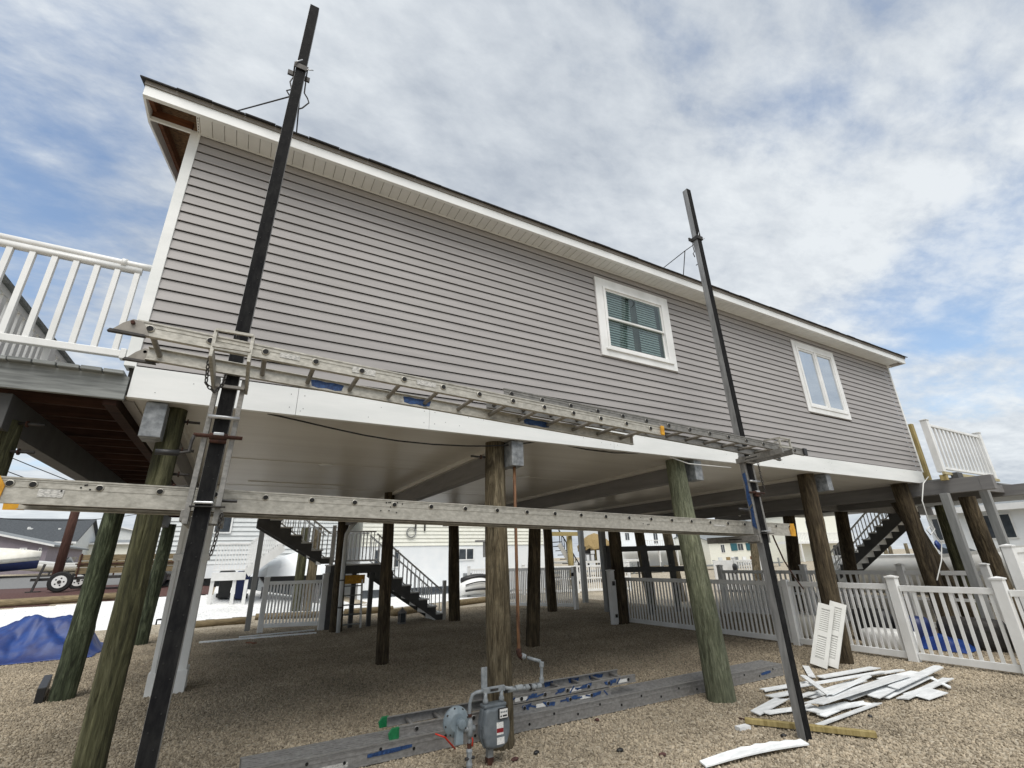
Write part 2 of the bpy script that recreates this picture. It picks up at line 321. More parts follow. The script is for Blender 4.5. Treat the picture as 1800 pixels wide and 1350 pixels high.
MT['paleside'] = mat('pale_grey_siding', srgb(204, 208, 208), srgb(214, 217, 217), 4, 0.6)
MT['mauve'] = mat('mauve_siding', srgb(128, 120, 130), srgb(138, 130, 138), 4, 0.7)
MT['roofdark'] = mat('dark_roof', srgb(58, 62, 66), srgb(76, 80, 84), 8, 0.9, 0, 0.2)
MT['roofgrey'] = mat('grey_roof', srgb(112, 116, 118), srgb(134, 138, 140), 8, 0.9)
MT['teal'] = mat('teal_shutter', srgb(36, 92, 104), None, 4, 0.6)
MT['thatch'] = mat('thatch', srgb(110, 92, 58), srgb(168, 146, 102), 20, 0.95, 0, 0.5, (4, 4, 0.5))
MT['navy'] = mat('navy_plastic', srgb(22, 34, 78), srgb(30, 44, 92), 8, 0.5)
MT['boatwhite'] = mat('boat_white', (0.70, 0.71, 0.70), (0.78, 0.78, 0.76), 3, 0.35)
MT['wrap'] = mat('boat_wrap', (0.66, 0.64, 0.56), (0.76, 0.74, 0.67), 5, 0.5, 0, 0.3)
MT['utility'] = mat('utility_pole_wood', srgb(82, 58, 50), srgb(110, 80, 70), 5, 0.9, 0, 0.2, (6, 6, 0.6))
MT['tyre'] = mat('tyre', (0.012, 0.012, 0.012), None, 9, 0.8)
PILE = {
 'olive': wood_pile_mat('pile_olive', srgb(50, 50, 36), srgb(80, 80, 57), srgb(108, 107, 82), 1.6),
 'dgreen': wood_pile_mat('pile_dark_green', srgb(42, 46, 34), srgb(74, 82, 62), srgb(112, 120, 96), 2.2),
 'greybrown': wood_pile_mat('pile_grey_brown', srgb(70, 62, 48), srgb(110, 100, 80), srgb(140, 130, 108), 2.6),
 'palegreen': wood_pile_mat('pile_pale_green', srgb(88, 92, 74), srgb(116, 120, 98), srgb(140, 144, 122), 2.4),
 'brown': wood_pile_mat('pile_brown', srgb(48, 40, 30), srgb(80, 70, 54), srgb(108, 96, 76), 1.6)}

# ================================================================ ground
def sheet(name, x0, x1, y0, y1, nx, ny, off, m, inside=None, smooth_=True):
    mb = MB(); idx = {}
    for j in range(ny+1):
        for i in range(nx+1):
            x = x0+(x1-x0)*i/nx; y = y0+(y1-y0)*j/ny
            idx[i, j] = len(mb.v); mb.v.append((x, y, gz(x, y)+off))
    for j in range(ny):
        for i in range(nx):
            x = x0+(x1-x0)*(i+.5)/nx; y = y0+(y1-y0)*(j+.5)/ny
            if inside is None or inside(x, y): mb.f.append((idx[i, j], idx[i+1, j], idx[i+1, j+1], idx[i, j+1]))
    return struct(name, mb, m, smooth_)
def ground():
    xs = [-900, -300, -100, -50]+[-30+1.5*i for i in range(49)]+[60, 120, 300, 900]
    ys = [-300, -100, -40, -15, 0]+[6+1.5*i for i in range(34)]+[70, 120, 300, 1500]
    mb = MB()
    for y in ys:
        for x in xs: mb.v.append((x, y, gz(x, y)))
    n = len(xs)
    for j in range(len(ys)-1):
        for i in range(n-1): mb.f.append((j*n+i, j*n+i+1, (j+1)*n+i+1, (j+1)*n+i))
    struct('ground', mb, MT['gravel'], True)
ground()
edge_y = lambda x: 19.6+0.16*(x+0.2) if x < 6 else 20.6+0.45*(x-6)
sheet('white_gravel', -14, 13.2, 18, 29, 109, 88, 0.012, MT['whitegravel'], lambda x, y: y > edge_y(x)+0.05*math.sin(x*9) and y < (23.0+0.14*(x+2) if x < -0.5 else 29))
sheet('mulch_strip', -16, -0.6, 22.6, 29.4, 40, 28, 0.008, MT['mulch'], lambda x, y: y > 23.15+0.14*(x+2))
sheet('street', -70, -3.0, 29.3, 40, 60, 22, 0.014, MT['asphalt'])

def pebbles():
    # loose stones lying on the near part of the gravel, too many to count
    mb = MB(); nx, ny = 40, 34
    x0, x1, y0, y1 = -6.2, 13.8, 1.6, 18.6
    for j in range(ny+1):
        for i in range(nx+1): mb.v.append((x0+(x1-x0)*i/nx, y0+(y1-y0)*j/ny, 0.001))
    for j in range(ny):
        for i in range(nx):
            a = j*(nx+1)+i; y = y0+(y1-y0)*(j+.5)/ny; x = x0+(x1-x0)*(i+.5)/nx
            if x > -0.34*y-1.0 and x < 3.4*y+2: mb.f.append((a, a+1, a+nx+2, a+nx+1))
    o = link('gravel_stones', mb.mesh('gravel_stones', MT['peb'])); o['kind'] = 'stuff'
    ng = bpy.data.node_groups.new('gravel_scatter', 'GeometryNodeTree')
    ng.interface.new_socket('Geometry', in_out='INPUT', socket_type='NodeSocketGeometry')
    ng.interface.new_socket('Geometry', in_out='OUTPUT', socket_type='NodeSocketGeometry')
    N = ng.nodes; L = ng.links
    gi = N.new('NodeGroupInput'); go = N.new('NodeGroupOutput')
    dp = N.new('GeometryNodeDistributePointsOnFaces'); dp.inputs['Density'].default_value = 1250; dp.inputs['Seed'].default_value = 3
    ico = N.new('GeometryNodeMeshIcoSphere'); ico.inputs['Radius'].default_value = 1.0; ico.inputs['Subdivisions'].default_value = 2
    nz = N.new('ShaderNodeTexNoise'); nz.inputs['Scale'].default_value = 1.1
    pos = N.new('GeometryNodeInputPosition'); L.new(pos.outputs[0], nz.inputs['Vector'])
    sub = N.new('ShaderNodeVectorMath'); sub.operation = 'SUBTRACT'; sub.inputs[1].default_value = (.5, .5, .5); L.new(nz.outputs['Color'], sub.inputs[0])
    sp = N.new('GeometryNodeSetPosition'); L.new(ico.outputs[0], sp.inputs['Geometry']); L.new(sub.outputs[0], sp.inputs['Offset'])
    sm = N.new('GeometryNodeSetMaterial'); sm.inputs['Material'].default_value = MT['peb']; L.new(sp.outputs[0], sm.inputs['Geometry'])
    ss = N.new('GeometryNodeSetShadeSmooth'); L.new(sm.outputs[0], ss.inputs['Geometry'])
    io = N.new('GeometryNodeInstanceOnPoints'); L.new(dp.outputs['Points'], io.inputs['Points']); L.new(ss.outputs[0], io.inputs['Instance'])
    rv = N.new('FunctionNodeRandomValue'); rv.data_type = 'FLOAT_VECTOR'
    rv.inputs[0].default_value = (0, 0, 0); rv.inputs[1].default_value = (6.28, 6.28, 6.28); L.new(rv.outputs[0], io.inputs['Rotation'])
    rs = N.new('FunctionNodeRandomValue'); rs.data_type = 'FLOAT_VECTOR'; rs.inputs[0].default_value = (.008, .007, .005); rs.inputs[1].default_value = (.025, .018, .013); rs.inputs['Seed'].default_value = 9
    L.new(rs.outputs[0], io.inputs['Scale'])
    jn = N.new('GeometryNodeJoinGeometry'); L.new(gi.outputs[0], jn.inputs[0]); L.new(io.outputs[0], jn.inputs[0])
    L.new(gi.outputs[0], dp.inputs['Mesh']); L.new(io.outputs[0], go.inputs[0])
    md = o.modifiers.new('scatter', 'NODES'); md.node_group = ng
def peb_tone():
    nt = MT['peb'].node_tree; N = nt.nodes; L = nt.links; b = N['Principled BSDF']; src = b.inputs['Base Color'].links[0].from_socket
    oi = N.new('ShaderNodeObjectInfo'); t = N.new('ShaderNodeTexNoise'); t.inputs['Scale'].default_value = 0.9; t.inputs['Detail'].default_value = 6; L.new(oi.outputs['Location'], t.inputs['Vector'])
    mr = N.new('ShaderNodeMapRange'); mr.inputs[1].default_value = .32; mr.inputs[2].default_value = .68; mr.inputs[3].default_value = .78; mr.inputs[4].default_value = 1.18; L.new(t.outputs[0], mr.inputs[0])
    hs = N.new('ShaderNodeHueSaturation'); L.new(mr.outputs[0], hs.inputs['Value']); L.new(src, hs.inputs['Color']); L.new(hs.outputs[0], b.inputs['Base Color'])
peb_tone()
pebbles()

# ================================================================ raised house
WY = 4.70                                    # front wall
XL, XR = -0.965, 13.30                       # inner edge of left corner trim, right wall end
ZB0, ZB1, ZS = 3.075, 3.345, 5.965           # skirt bottom, siding bottom, soffit
EX = 0.1085
BACK = 15.05
house = thing('raised_house', 'grey vinyl sided house with white trim raised on wooden piles', 'house', (6, 9, 3))
W1 = (4.17, 5.71, 4.46, 5.775); W2 = (9.24, 10.78, 4.26, 5.79)
def segs(z0, z1):
    cuts = [(w[0]+.04, w[1]-.04) for w in (W1, W2) if z1 > w[2]+.05 and z0 < w[3]-.05]
    x = XL; out = []
    for a, b in cuts: out.append((x, a)); x = b
    out.append((x, XR)); return out
def house_front():
    core = MB().box(XL-.06, XR+.03, WY+.085, WY+.11, ZB0+.03, ZS+.1)
    wall = part('wall', core, MT['wallcore'], house)
    ztop = 5.857+EX
    k = 0; z0 = 5.857
    while z0 > ZB1-EX:
        zb = max(z0, ZB1-.004); zt = z0+EX-.008
        mb = MB()
        for a, b in segs(zb, zt):
            n = max(1, int((b-a)/1.2)); wob = [0.0012*noise.noise((x*1.3, z0*7, 0)) for x in [a+(b-a)*i/n for i in range(n+1)]]
            prof = [(.018, zb), (.0175, zb+.006), (.004, zt), (-.004, zt), (-.004, zb+.006), (.012, zb)]
            rings = []
            for i in range(n+1):
                x = a+(b-a)*i/n; w = wob[i]
                rings.append([(x, WY-o-w, z) for o, z in prof])
            mb.loft(rings)
        part('siding_board', mb, MT['siding'], wall)
        z0 -= EX; k += 1
    # white skirt: butted boards with open joints
    xs = [XL-.008, Yp(520, 720, WY).x, Yp(753, 740, WY).x, Yp(1076, 775, WY).x, Yp(1456, 815, WY).x, XR-.05]
    for a, b in zip(xs[:-1], xs[1:]):
        part('skirt_board', MB().box(a+.0015, b-.0015, WY-.032, WY+.02, ZB0, ZB1), MT['trim'], house, bev=.002)
    rn = random.Random(31)
    for xx in xs[1:-1]:
        for dx in (-.06, .06):
            for zz in (ZB0+.07, ZB1-.07): part('nail_head', MB().tube([(xx+dx, WY-.0322, zz), (xx+dx, WY-.0335, zz)], .005, 6), MT['greypost'], house)
    for _ in range(26):
        xx = rn.uniform(XL, XR-.3); zz = rn.uniform(ZB0+.04, ZB1-.04); part('nail_head', MB().tube([(xx, WY-.0322, zz), (xx, WY-.0335, zz)], .0045, 6), MT['greypost'], house)
    part('starter_strip', MB().box(XL, XR, WY-.006, WY+.02, ZB1+.0005, ZB1+.012), MT['siding'], house)
    # corner trims
    part('corner_trim', MB().box(XL-.085, XL, WY-.026, WY+.03, ZB1-.0, ZS+.012).box(XL-.085, XL-.062, WY+.031, WY+.12, ZB1, ZS+.012), MT['trim'], house, bev=.003)
    part('corner_trim', MB().box(XR, XR+.06, WY-.022, WY+.06, ZB1-.01, ZS+.012), MT['trim'], house, bev=.003)
    # end and back walls
    part('gable_wall', MB().prism([(XL-.06, WY+.125, ZB0), (XL-.06, BACK, ZB0), (XL-.06, BACK, ZS+.1), (XL-.06, (WY+BACK)/2, ZS+1.85), (XL-.06, WY+.125, ZS+.13)], (.08, 0, 0)), MT['siding'], house)
    part('gable_wall', MB().prism([(XR-.05, WY+.125, ZB0), (XR-.05, BACK, ZB0), (XR-.05, BACK, ZS+.1), (XR-.05, (WY+BACK)/2, ZS+1.85), (XR-.05, WY+.125, ZS+.13)], (.08, 0, 0)), MT['siding'], house)
    part('back_wall', MB().box(XL-.06, XR, BACK, BACK+.1, ZB0, ZS+.1), MT['siding'], house)
house_front()
def windows():
    def trim(w, t, win, proud):
        x0, x1, z0, z1 = w
        fr = MB()
        fr.box(x0, x0+t, WY-proud, WY+.03, z0, z1).box(x1-t, x1, WY-proud, WY+.03, z0, z1)
        fr.box(x0+t, x1-t, WY-proud, WY+.03, z1-t, z1).box(x0+t, x1-t, WY-proud, WY+.03, z0, z0+t)
        part('casing', fr, MT['white'], win, bev=.003)
        # thin grey channel round the casing
        j = .012
        jc = MB().box(x0-j, x0, WY-.021, WY+.02, z0-j, z1+j).box(x1, x1+j, WY-.021, WY+.02, z0-j, z1+j).box(x0, x1, WY-.021, WY+.02, z1, z1+j).box(x0, x1, WY-.021, WY+.02, z0-j, z0)
        part('channel', jc, MT['siding'], win)
        return x0+t, x1-t, z0+t, z1-t
    def rect_frame(x0, x1, z0, z1, t, y0, y1):
        return MB().box(x0, x0+t, y0, y1, z0, z1).box(x1-t, x1, y0, y1, z0, z1).box(x0+t, x1-t, y0, y1, z1-t, z1).box(x0+t, x1-t, y0, y1, z0, z0+t)
    # double-hung
    w = part('window', MB().box(W1[0]+.05, W1[1]-.05, WY+.079, WY+.084, W1[2]+.05, W1[3]-.05), MT['wallcore'], house, label='double hung window with closed blinds and white casing')
    x0, x1, z0, z1 = trim(W1, .135, w, .038)
    part('frame', rect_frame(x0+.001, x1-.001, z0+.001, z1-.001, .035, WY-.052, WY+.04), MT['white'], w, bev=.003)
    part('sill', MB().box(x0-.05, x1+.05, WY-.062, WY-.0385, z0-.035, z0-.002), MT['white'], w, bev=.003)
    a0, a1, b0, b1 = x0+.036, x1-.036, z0+.036, z1-.036; zm = (b0+b1)/2
    part('sash', rect_frame(a0, a1, zm-.018, b1, .03, WY-.03, WY-.005), MT['white'], w)
    part('sash', rect_frame(a0, a1, b0, zm+.018, .03, WY-.004, WY+.02), MT['white'], w)
    part('pane', MB().box(a0+.03, a1-.03, WY-.02, WY-.016, zm+.012, b1-.03), MT['glassclear'], w)
    part('pane', MB().box(a0+.03, a1-.03, WY+.004, WY+.008, b0+.03, zm-.012), MT['glassclear'], w)
    am = (a0+a1)/2+.02
    for bx0, bx1 in ((a0+.03, am-.07), (am+.07, a1-.10)):
        mb = MB(); zz = b0+.02
        while zz < b1-.01:
            mb.add([(bx0, WY+.022, zz), (bx1, WY+.022, zz), (bx1, WY+.034, zz+.033), (bx0, WY+.034, zz+.033)], [(0, 1, 2, 3)]); zz += .042
        o = part('blind', mb, MT['blind'], w); o['kind'] = 'stuff'
    # casement pair
    w = part('window', MB().box(W2[0]+.05, W2[1]-.05, WY+.079, WY+.084, W2[2]+.05, W2[3]-.05), MT['wallcore'], house, label='two-pane casement window reflecting the cloudy sky')
    x0, x1, z0, z1 = trim(W2, .10, w, .032)
    part('frame', rect_frame(x0+.001, x1-.001, z0+.001, z1-.001, .05, WY-.045, WY+.04), MT['white'], w, bev=.003)
    xm = (x0+x1)/2
    part('mullion', MB().box(xm-.035, xm+.035, WY-.043, WY+.04, z0+.052, z1-.052), MT['white'], w, bev=.003)
    for a, b in ((x0+.051, xm-.036), (xm+.036, x1-.051)):
        part('sash', rect_frame(a, b, z0+.053, z1-.053, .035, WY-.03, WY+.01), MT['white'], w)
        part('pane', MB().box(a+.035, b-.035, WY-.012, WY-.008, z0+.088, z1-.088), MT['glass'], w)
    # closed blind behind the left window's glass is seen through the panes: slats in front of them read as bands
windows()
EY = 4.40                                     # eave line
SL = 0.335
def roof():
    x0, x1 = -1.415, 13.60; mid = (EY+BACK+.3)/2; zr = 6.10
    rf = part('roof', MB().prism([(x0+.02, EY-.02, zr+.012), (x0+.02, mid, zr+.012+SL*(mid-EY)), (x0+.02, BACK+.35, zr+.012), (x0+.02, BACK+.35, zr+.03), (x0+.02, mid, zr+.03+SL*(mid-EY)), (x0+.02, EY-.02, zr+.03)], (x1-x0-.04, 0, 0)), MT['shingle'], house)
    part('roof_sheathing', MB().prism([(x0+.025, EY+.03, zr), (x0+.025, mid, zr+SL*(mid-EY)), (x0+.025, mid, zr+.0115+SL*(mid-EY)), (x0+.025, EY+.03, zr+.0115)], (x1-x0-.05, 0, 0)), MT['osb'], house)
    # eave course of shingles, each tab a little uneven
    x = x0-.045; rnd = random.Random(4)
    while x < x1+.04:
        wd = rnd.uniform(.27, .34); e = min(x+wd-.004, x1+.045)
        oy = rnd.uniform(0, .012); dz = rnd.uniform(0, .007)
        a = EY-.05-oy
        part('shingle', MB().prism([(x, a, zr+.017+SL*(a-EY)+dz), (x, a+.33, zr+.033+SL*(a+.33-EY)), (x, a+.33, zr+.047+SL*(a+.33-EY)), (x, a, zr+.032+SL*(a-EY)+dz)], (e-x, 0, 0)), MT['shingle'], rf)
        if x > -2 and rnd.random() < .25:
            h = x+rnd.uniform(0, .1)
            part('shingle', MB().prism([(h, a+.1, zr+.045+SL*(a+.1-EY)), (h, a+.4, zr+.055+SL*(a+.4-EY)), (h, a+.4, zr+.066+SL*(a+.4-EY)), (h, a+.1, zr+.06+SL*(a+.1-EY))], (.26, 0, 0)), MT['shingle'], rf)
        x += wd
    fs = part('fascia', MB().box(x0, x1-.03, EY-.008, EY+.012, 5.942, 6.062), MT['fascia'], house, bev=.003)
    part('drip_edge', MB().box(x0-.005, x1, EY-.022, EY+.006, 6.064, 6.112), MT['dropedge'], fs)
    part('fascia_lip', MB().box(x0+.02, x1-.05, EY+.0125, EY+.035, 5.943, 5.955), MT['fascia'], fs)
    part('sub_fascia', MB().box(x0+.03, x1-.06, EY+.0135, EY+.05, 5.975, 6.098), MT['rawwood'], house)
    # soffit: one panel after another between fascia and wall
    x = XL-.0; zp = 5.958; g = .1085
    sof = part('soffit', MB().box(XL-.005, XR+.02, WY-.034, WY-.0195, 5.945, 5.9575), MT['soffit'], house)
    while x < XR:
        e = min(x+g-.003, XR+.02)
        part('soffit_panel', MB().add([(x, EY+.036, zp), (x+.004, EY+.036, zp-.005), (e-.004, EY+.036, zp-.005), (e, EY+.036, zp), (x, WY-.035, zp), (x+.004, WY-.035, zp-.005), (e-.004, WY-.035, zp-.005), (e, WY-.035, zp)],
             [(0,1,5,4),(1,2,6,5),(2,3,7,6),(0,3,2,1),(4,5,6,7),(0,4,7,3)]), MT['soffit'], sof)
        x += g
    # end of the soffit: nailing flange with slots
    part('nailing_flange', MB().box(XL-.028, XL-.004, EY+.036, WY-.03, 5.9555, 5.9585), MT['white'], sof)
    for i in range(6):
        y = EY+.06+i*.036; part('slot', MB().box(XL-.019, XL-.013, y, y+.02, 5.9545, 5.9553), MT['black'], sof)
    # unfinished rake overhang: open box at the corner, bare framing behind it
    for xa, xb in ((x0, x0+.02), (x1-.05, x1-.03)):
        rk = part('rake_board', MB().prism([(xa, EY+.013, 5.943), (xa, WY+.05, 5.955), (xa, mid, 5.955+SL*(mid-WY-.05)+.06), (xa, mid, 6.09+SL*(mid-EY)), (xa, EY+.013, 6.09)], (xb-xa, 0, 0)), MT['fascia'], house)
    part('rake_return', MB().box(x0+.021, XL-.086, WY-.02, WY+.0, 5.943, 5.985), MT['fascia'], house)
    part('rake_return', MB().box(XR+.061, x1-.051, WY-.02, WY+.0, 5.943, 5.985), MT['fascia'], house)
    part('lookout', MB().box(x0+.022, XL-.0865, WY+.001, WY+.04, 5.98, 6.10), MT['rawwood'], house)
    part('lookout', MB().box(XR+.062, x1-.052, WY+.001, WY+.04, 5.98, 6.10), MT['rawwood'], house)
    part('barge_rafter', MB().prism([(x0+.0205, EY+.06, 5.985), (x0+.0205, mid, 5.985+SL*(mid-EY-.05)), (x0+.0205, mid, 6.09+SL*(mid-EY)), (x0+.0205, EY+.06, 6.10)], (.038, 0, 0)), MT['rawwood'], house)
    part('barge_rafter', MB().prism([(x1-.09, EY+.06, 5.985), (x1-.09, mid, 5.985+SL*(mid-EY-.05)), (x1-.09, mid, 6.09+SL*(mid-EY)), (x1-.09, EY+.06, 6.10)], (.038, 0, 0)), MT['rawwood'], house)
roof()
BEAMS = []
def underside():
    part('ceiling', MB().box(XL-.03, XR-.02, WY+.021, BACK-.01, 3.088, 3.10), MT['ceil'], house)
    # panel joints across the ceiling
    y = WY+.05+2.3
    while y < BACK:
        part('joint_strip', MB().box(XL, XR-.03, y, y+.03, 3.083, 3.0875), MT['ceil'], house); y += 2.44
    part('patch_panel', MB().box(0.0, 1.55, 9.0, 9.35, 3.078, 3.0875), MT['ceil'], house)
    for u, v in ((573, 817), (921, 838)):
        p = G(u, v, 3.085)
        l = part('ceiling_light', MB().tube([(p.x, p.y, 3.0865), (p.x, p.y, 3.079)], [.10, .092], 24), MT['trim'], house, True)
        part('lens', MB().tube([(p.x, p.y, 3.0785), (p.x, p.y, 3.077)], [.07, .065], 20), MT['soffit'], l, True)
    # floor beams beside the piles, running back under the house, coil-wrapped at the ends
    for xa, xb in ((-.845, -.695), (2.67, 2.83), (5.80, 5.96), (9.33, 9.49), (12.98, 13.14)):
        BEAMS.append((xa, xb))
        e = WY+.05 if xb < 12 else 3.5
        bm_ = part('floor_beam', MB().box(xa+.004, xb-.004, e+.20, BACK-.02, 2.80, 3.086), MT['greybeam'], house, bev=.004)
        if xb < 12:
            part('beam_end_wrap', MB().box(xa, xb, WY+.025, e+.199, 2.772, 3.07), MT['metalwrap'], bm_, bev=.006)
            part('crown_strip', MB().box(xa-.055, xa+.003, WY+.3, BACK-.02, 3.03, 3.087), MT['ceil'], bm_)
            part('crown_strip', MB().box(xb-.003, xb+.055, WY+.3, BACK-.02, 3.03, 3.087), MT['ceil'], bm_)
        else:
            part('beam_extension', MB().box(xa, xb, e, e+.199, 2.80, 3.085), MT['greybeam'], bm_, bev=.004)
underside()

# ================================================================ piles
def pile(base, top, d0, d1, m, label, seed, knots=1, nail=True, group='wooden piles that carry the house'):
    base = Vector(base); top = Vector(top); base.z -= .12
    n, k = 56, 46; rn = random.Random(seed); rings = []
    ck = [(rn.uniform(0, 6.28), rn.uniform(0, .6), rn.uniform(.25, .6), rn.uniform(.010, .022), rn.uniform(.04, .075)) for _ in range(7)]
    kn = [(rn.uniform(.2, .8), rn.uniform(0, 6.28), rn.uniform(.012, .022)) for _ in range(knots)]
    hgt = (top-base).length
    for i in range(k+1):
        t = i/k; c = base.lerp(top, t); r = (d0+(d1-d0)*t)/2; rg = []
        c = c+V(noise.noise((seed, t*2.0, 0)), noise.noise((seed+9, t*2.0, 0)), 0)*.012
        for j in range(n):
            a = 2*math.pi*j/n
            q = r*(1+.065*noise.noise((math.cos(a)*1.5+seed, math.sin(a)*1.5, t*2.2))+.03*noise.noise((math.cos(a)*5+seed, math.sin(a)*5, t*7))+.015*noise.noise((math.cos(a)*13+seed, math.sin(a)*13, t*4)))
            for kt, ka, kh in kn:
                da = (a-ka+math.pi) % (2*math.pi)-math.pi
                q += kh*math.exp(-((t-kt)*hgt/.09)**2-(da/.5)**2)
            for c0_, t0_, tl_, dp_, wd_ in ck:
                if t0_ < t < t0_+tl_:
                    da = (a-c0_-.35*noise.noise((seed+c0_, t*5, 2))+math.pi) % (2*math.pi)-math.pi
                    q -= dp_*math.exp(-(da/wd_)**2)*math.sin(math.pi*(t-t0_)/tl_)**.5
            rg.append((c.x+q*math.cos(a), c.y+q*math.sin(a), c.z))
        rings.append(rg)
    root = thing('wood_pile', label, 'pile', (base.x, base.y, 0), group)
    sh = part('shaft', MB().loft(rings), m, root, True)
    sh.modifiers.new('edge', 'EDGE_SPLIT').split_angle = R_(60)
    return root
def bolts(root, specs, r=.012):
    for p, d, ln in specs:
        p = Vector(p); d = Vector(d).normalized()
        b = part('bolt', MB().tube([p, p+d*ln], r, 8), MT['darksteel'], root, True)
        part('washer', MB().tube([p+d*(ln*.30), p+d*(ln*.30+.008)], r*2.2, 10), MT['rust'], b)
def pixpile(bu, bv, tu, tv, Y, d0, d1, m, label, seed, **k):
    b = Yp(bu, bv, Y); t = Yp(tu, tv, Y); s = (t-b)/(t.z-b.z)
    return pile(b-s*b.z, b+s*(3.10-b.z), d0, d1, m, label, seed, **k)
p1 = pixpile(156, 1350, 311, 715, 4.97, .205, .175, PILE['olive'], 'thick olive pile with bolts under the house corner by the left scaffold pole', 3, knots=2)
bolts(p1, [((-.60, 4.95, 2.98), (1, 0, 0), .14), ((-.59, 4.94, 2.72), (1, 0, 0), .13), ((-.59, 4.92, 2.40), (.9, -.3, 0), .16), ((-.58, 5.0, 2.52), (1, 0, 0), .12)])
pc = pixpile(880, 1310, 870, 790, 5.0, .285, .235, PILE['greybrown'], 'grey brown pile with swirling grain behind the gas meter', 5, knots=1)
bolts(pc, [((2.45, 4.99, 2.9), (-1, 0, 0), .19)])
pile((5.67, 4.79, 0), (5.62, 4.93, 3.085), .355, .265, PILE['palegreen'], 'pale green grey pile standing in front of the aluminium plank on the gravel', 7, knots=1)
pile((9.02, 5.05, 0), (9.12, 4.97, 3.085), .31, .27, PILE['brown'], 'dark weathered pile with white shutters leaning against its foot', 9, knots=3)
pile((12.98, 4.97, 0), (12.72, 4.97, 3.085), .32, .30, PILE['brown'], 'brown knotty pile under the right corner of the house behind the picket fence', 12, knots=2)
p2 = pixpile(107, 1232, 201, 904, 10.2, .31, .27, PILE['dgreen'], 'dark green cracked pile with big knot beside the blue tarp', 14, knots=4)
p0 = pile((-1.72, 4.97, 0), (-1.72, 4.97, 2.86), .25, .20, PILE['olive'], 'olive pile under the weathered deck landing', 15, knots=1)
bolts(p0, [((-1.63, 4.93, 2.84), (1, -.1, 0), .16), ((-1.62, 4.93, 2.62), (1, -.1, 0), .14)])
pile((-1.74, 15.9, 0), (-1.66, 15.9, 2.86), .34, .3, PILE['dgreen'], 'dark pile at the far end of the deck walkway', 16)
for (u, v, tu, tv, Y, d0, d1, mk, lb, sd) in (
    (672, 1160, 685, 870, 9.75, .235, .21, 'brown', 'slim brown pile alone in the middle of the gravel under the house', 21),
    (936, 1130, 941, 880, 9.6, .30, .27, 'brown', 'dark brown pile behind the rusty gas pipe', 22),
    (590, 1108, 605, 900, 14.9, .34, .30, 'brown', 'dark pile with a downspout strapped beside it', 23),
    (799, 1088, 797, 920, 14.9, .36, .33, 'brown', 'dark pile at the foot of the grey stairs', 24),
    (971, 1072, 962, 930, 14.9, .34, .32, 'brown', 'dark pile in front of the open white gate', 25),
    (1094, 1088, 1076, 900, 11.0, .36, .34, 'brown', 'black stained pile beside the white gate post with latch', 26),
    (1398, 1010, 1385, 900, 9.7, .38, .36, 'brown', 'black pile seen behind the right scaffold pole and the picket fence', 27),
    (1330, 1005, 1322, 930, 14.6, .36, .34, 'greybrown', 'lighter pile beyond the black pile near the far white fence', 28),
    (1186, 1000, 1170, 930, 14.4, .38, .36, 'greybrown', 'weathered pile behind the dark railing frame', 29),
    (1135, 1000, 1122, 930, 13.0, .34, .34, 'greybrown', 'paired weathered pile left of the dark railing frame post', 30),
    (1492, 985, 1478, 900, 9.0, .40, .38, 'brown', 'black pile at the bottom of the far right stairs', 31)):
    pixpile(u, v, tu, tv, Y, d0, d1, PILE[mk], lb, sd, knots=1)
for (u, v, tu, tv, Y, lb, sd) in ((1684, 980, 1655, 890, 5.6, 'green stained pile under the right deck behind the corner pile', 33),
                            (1745, 990, 1705, 890, 4.4, 'brown cracked pile under the right deck between two grey posts', 34)):
    b = Yp(u, v, Y); t = Yp(tu, tv, Y); s = (t-b)/(t.z-b.z)
    pile(b-s*b.z, b+s*(2.79-b.z), .33, .30, PILE['olive' if sd == 33 else 'brown'], lb, sd, knots=2)
pile((14.2, 4.9, 0), (14.0, 5.6, 2.79), .3, .3, PILE['brown'], 'dark leaning pile with a blue rag tied to it beside the corner pile', 35, knots=1)

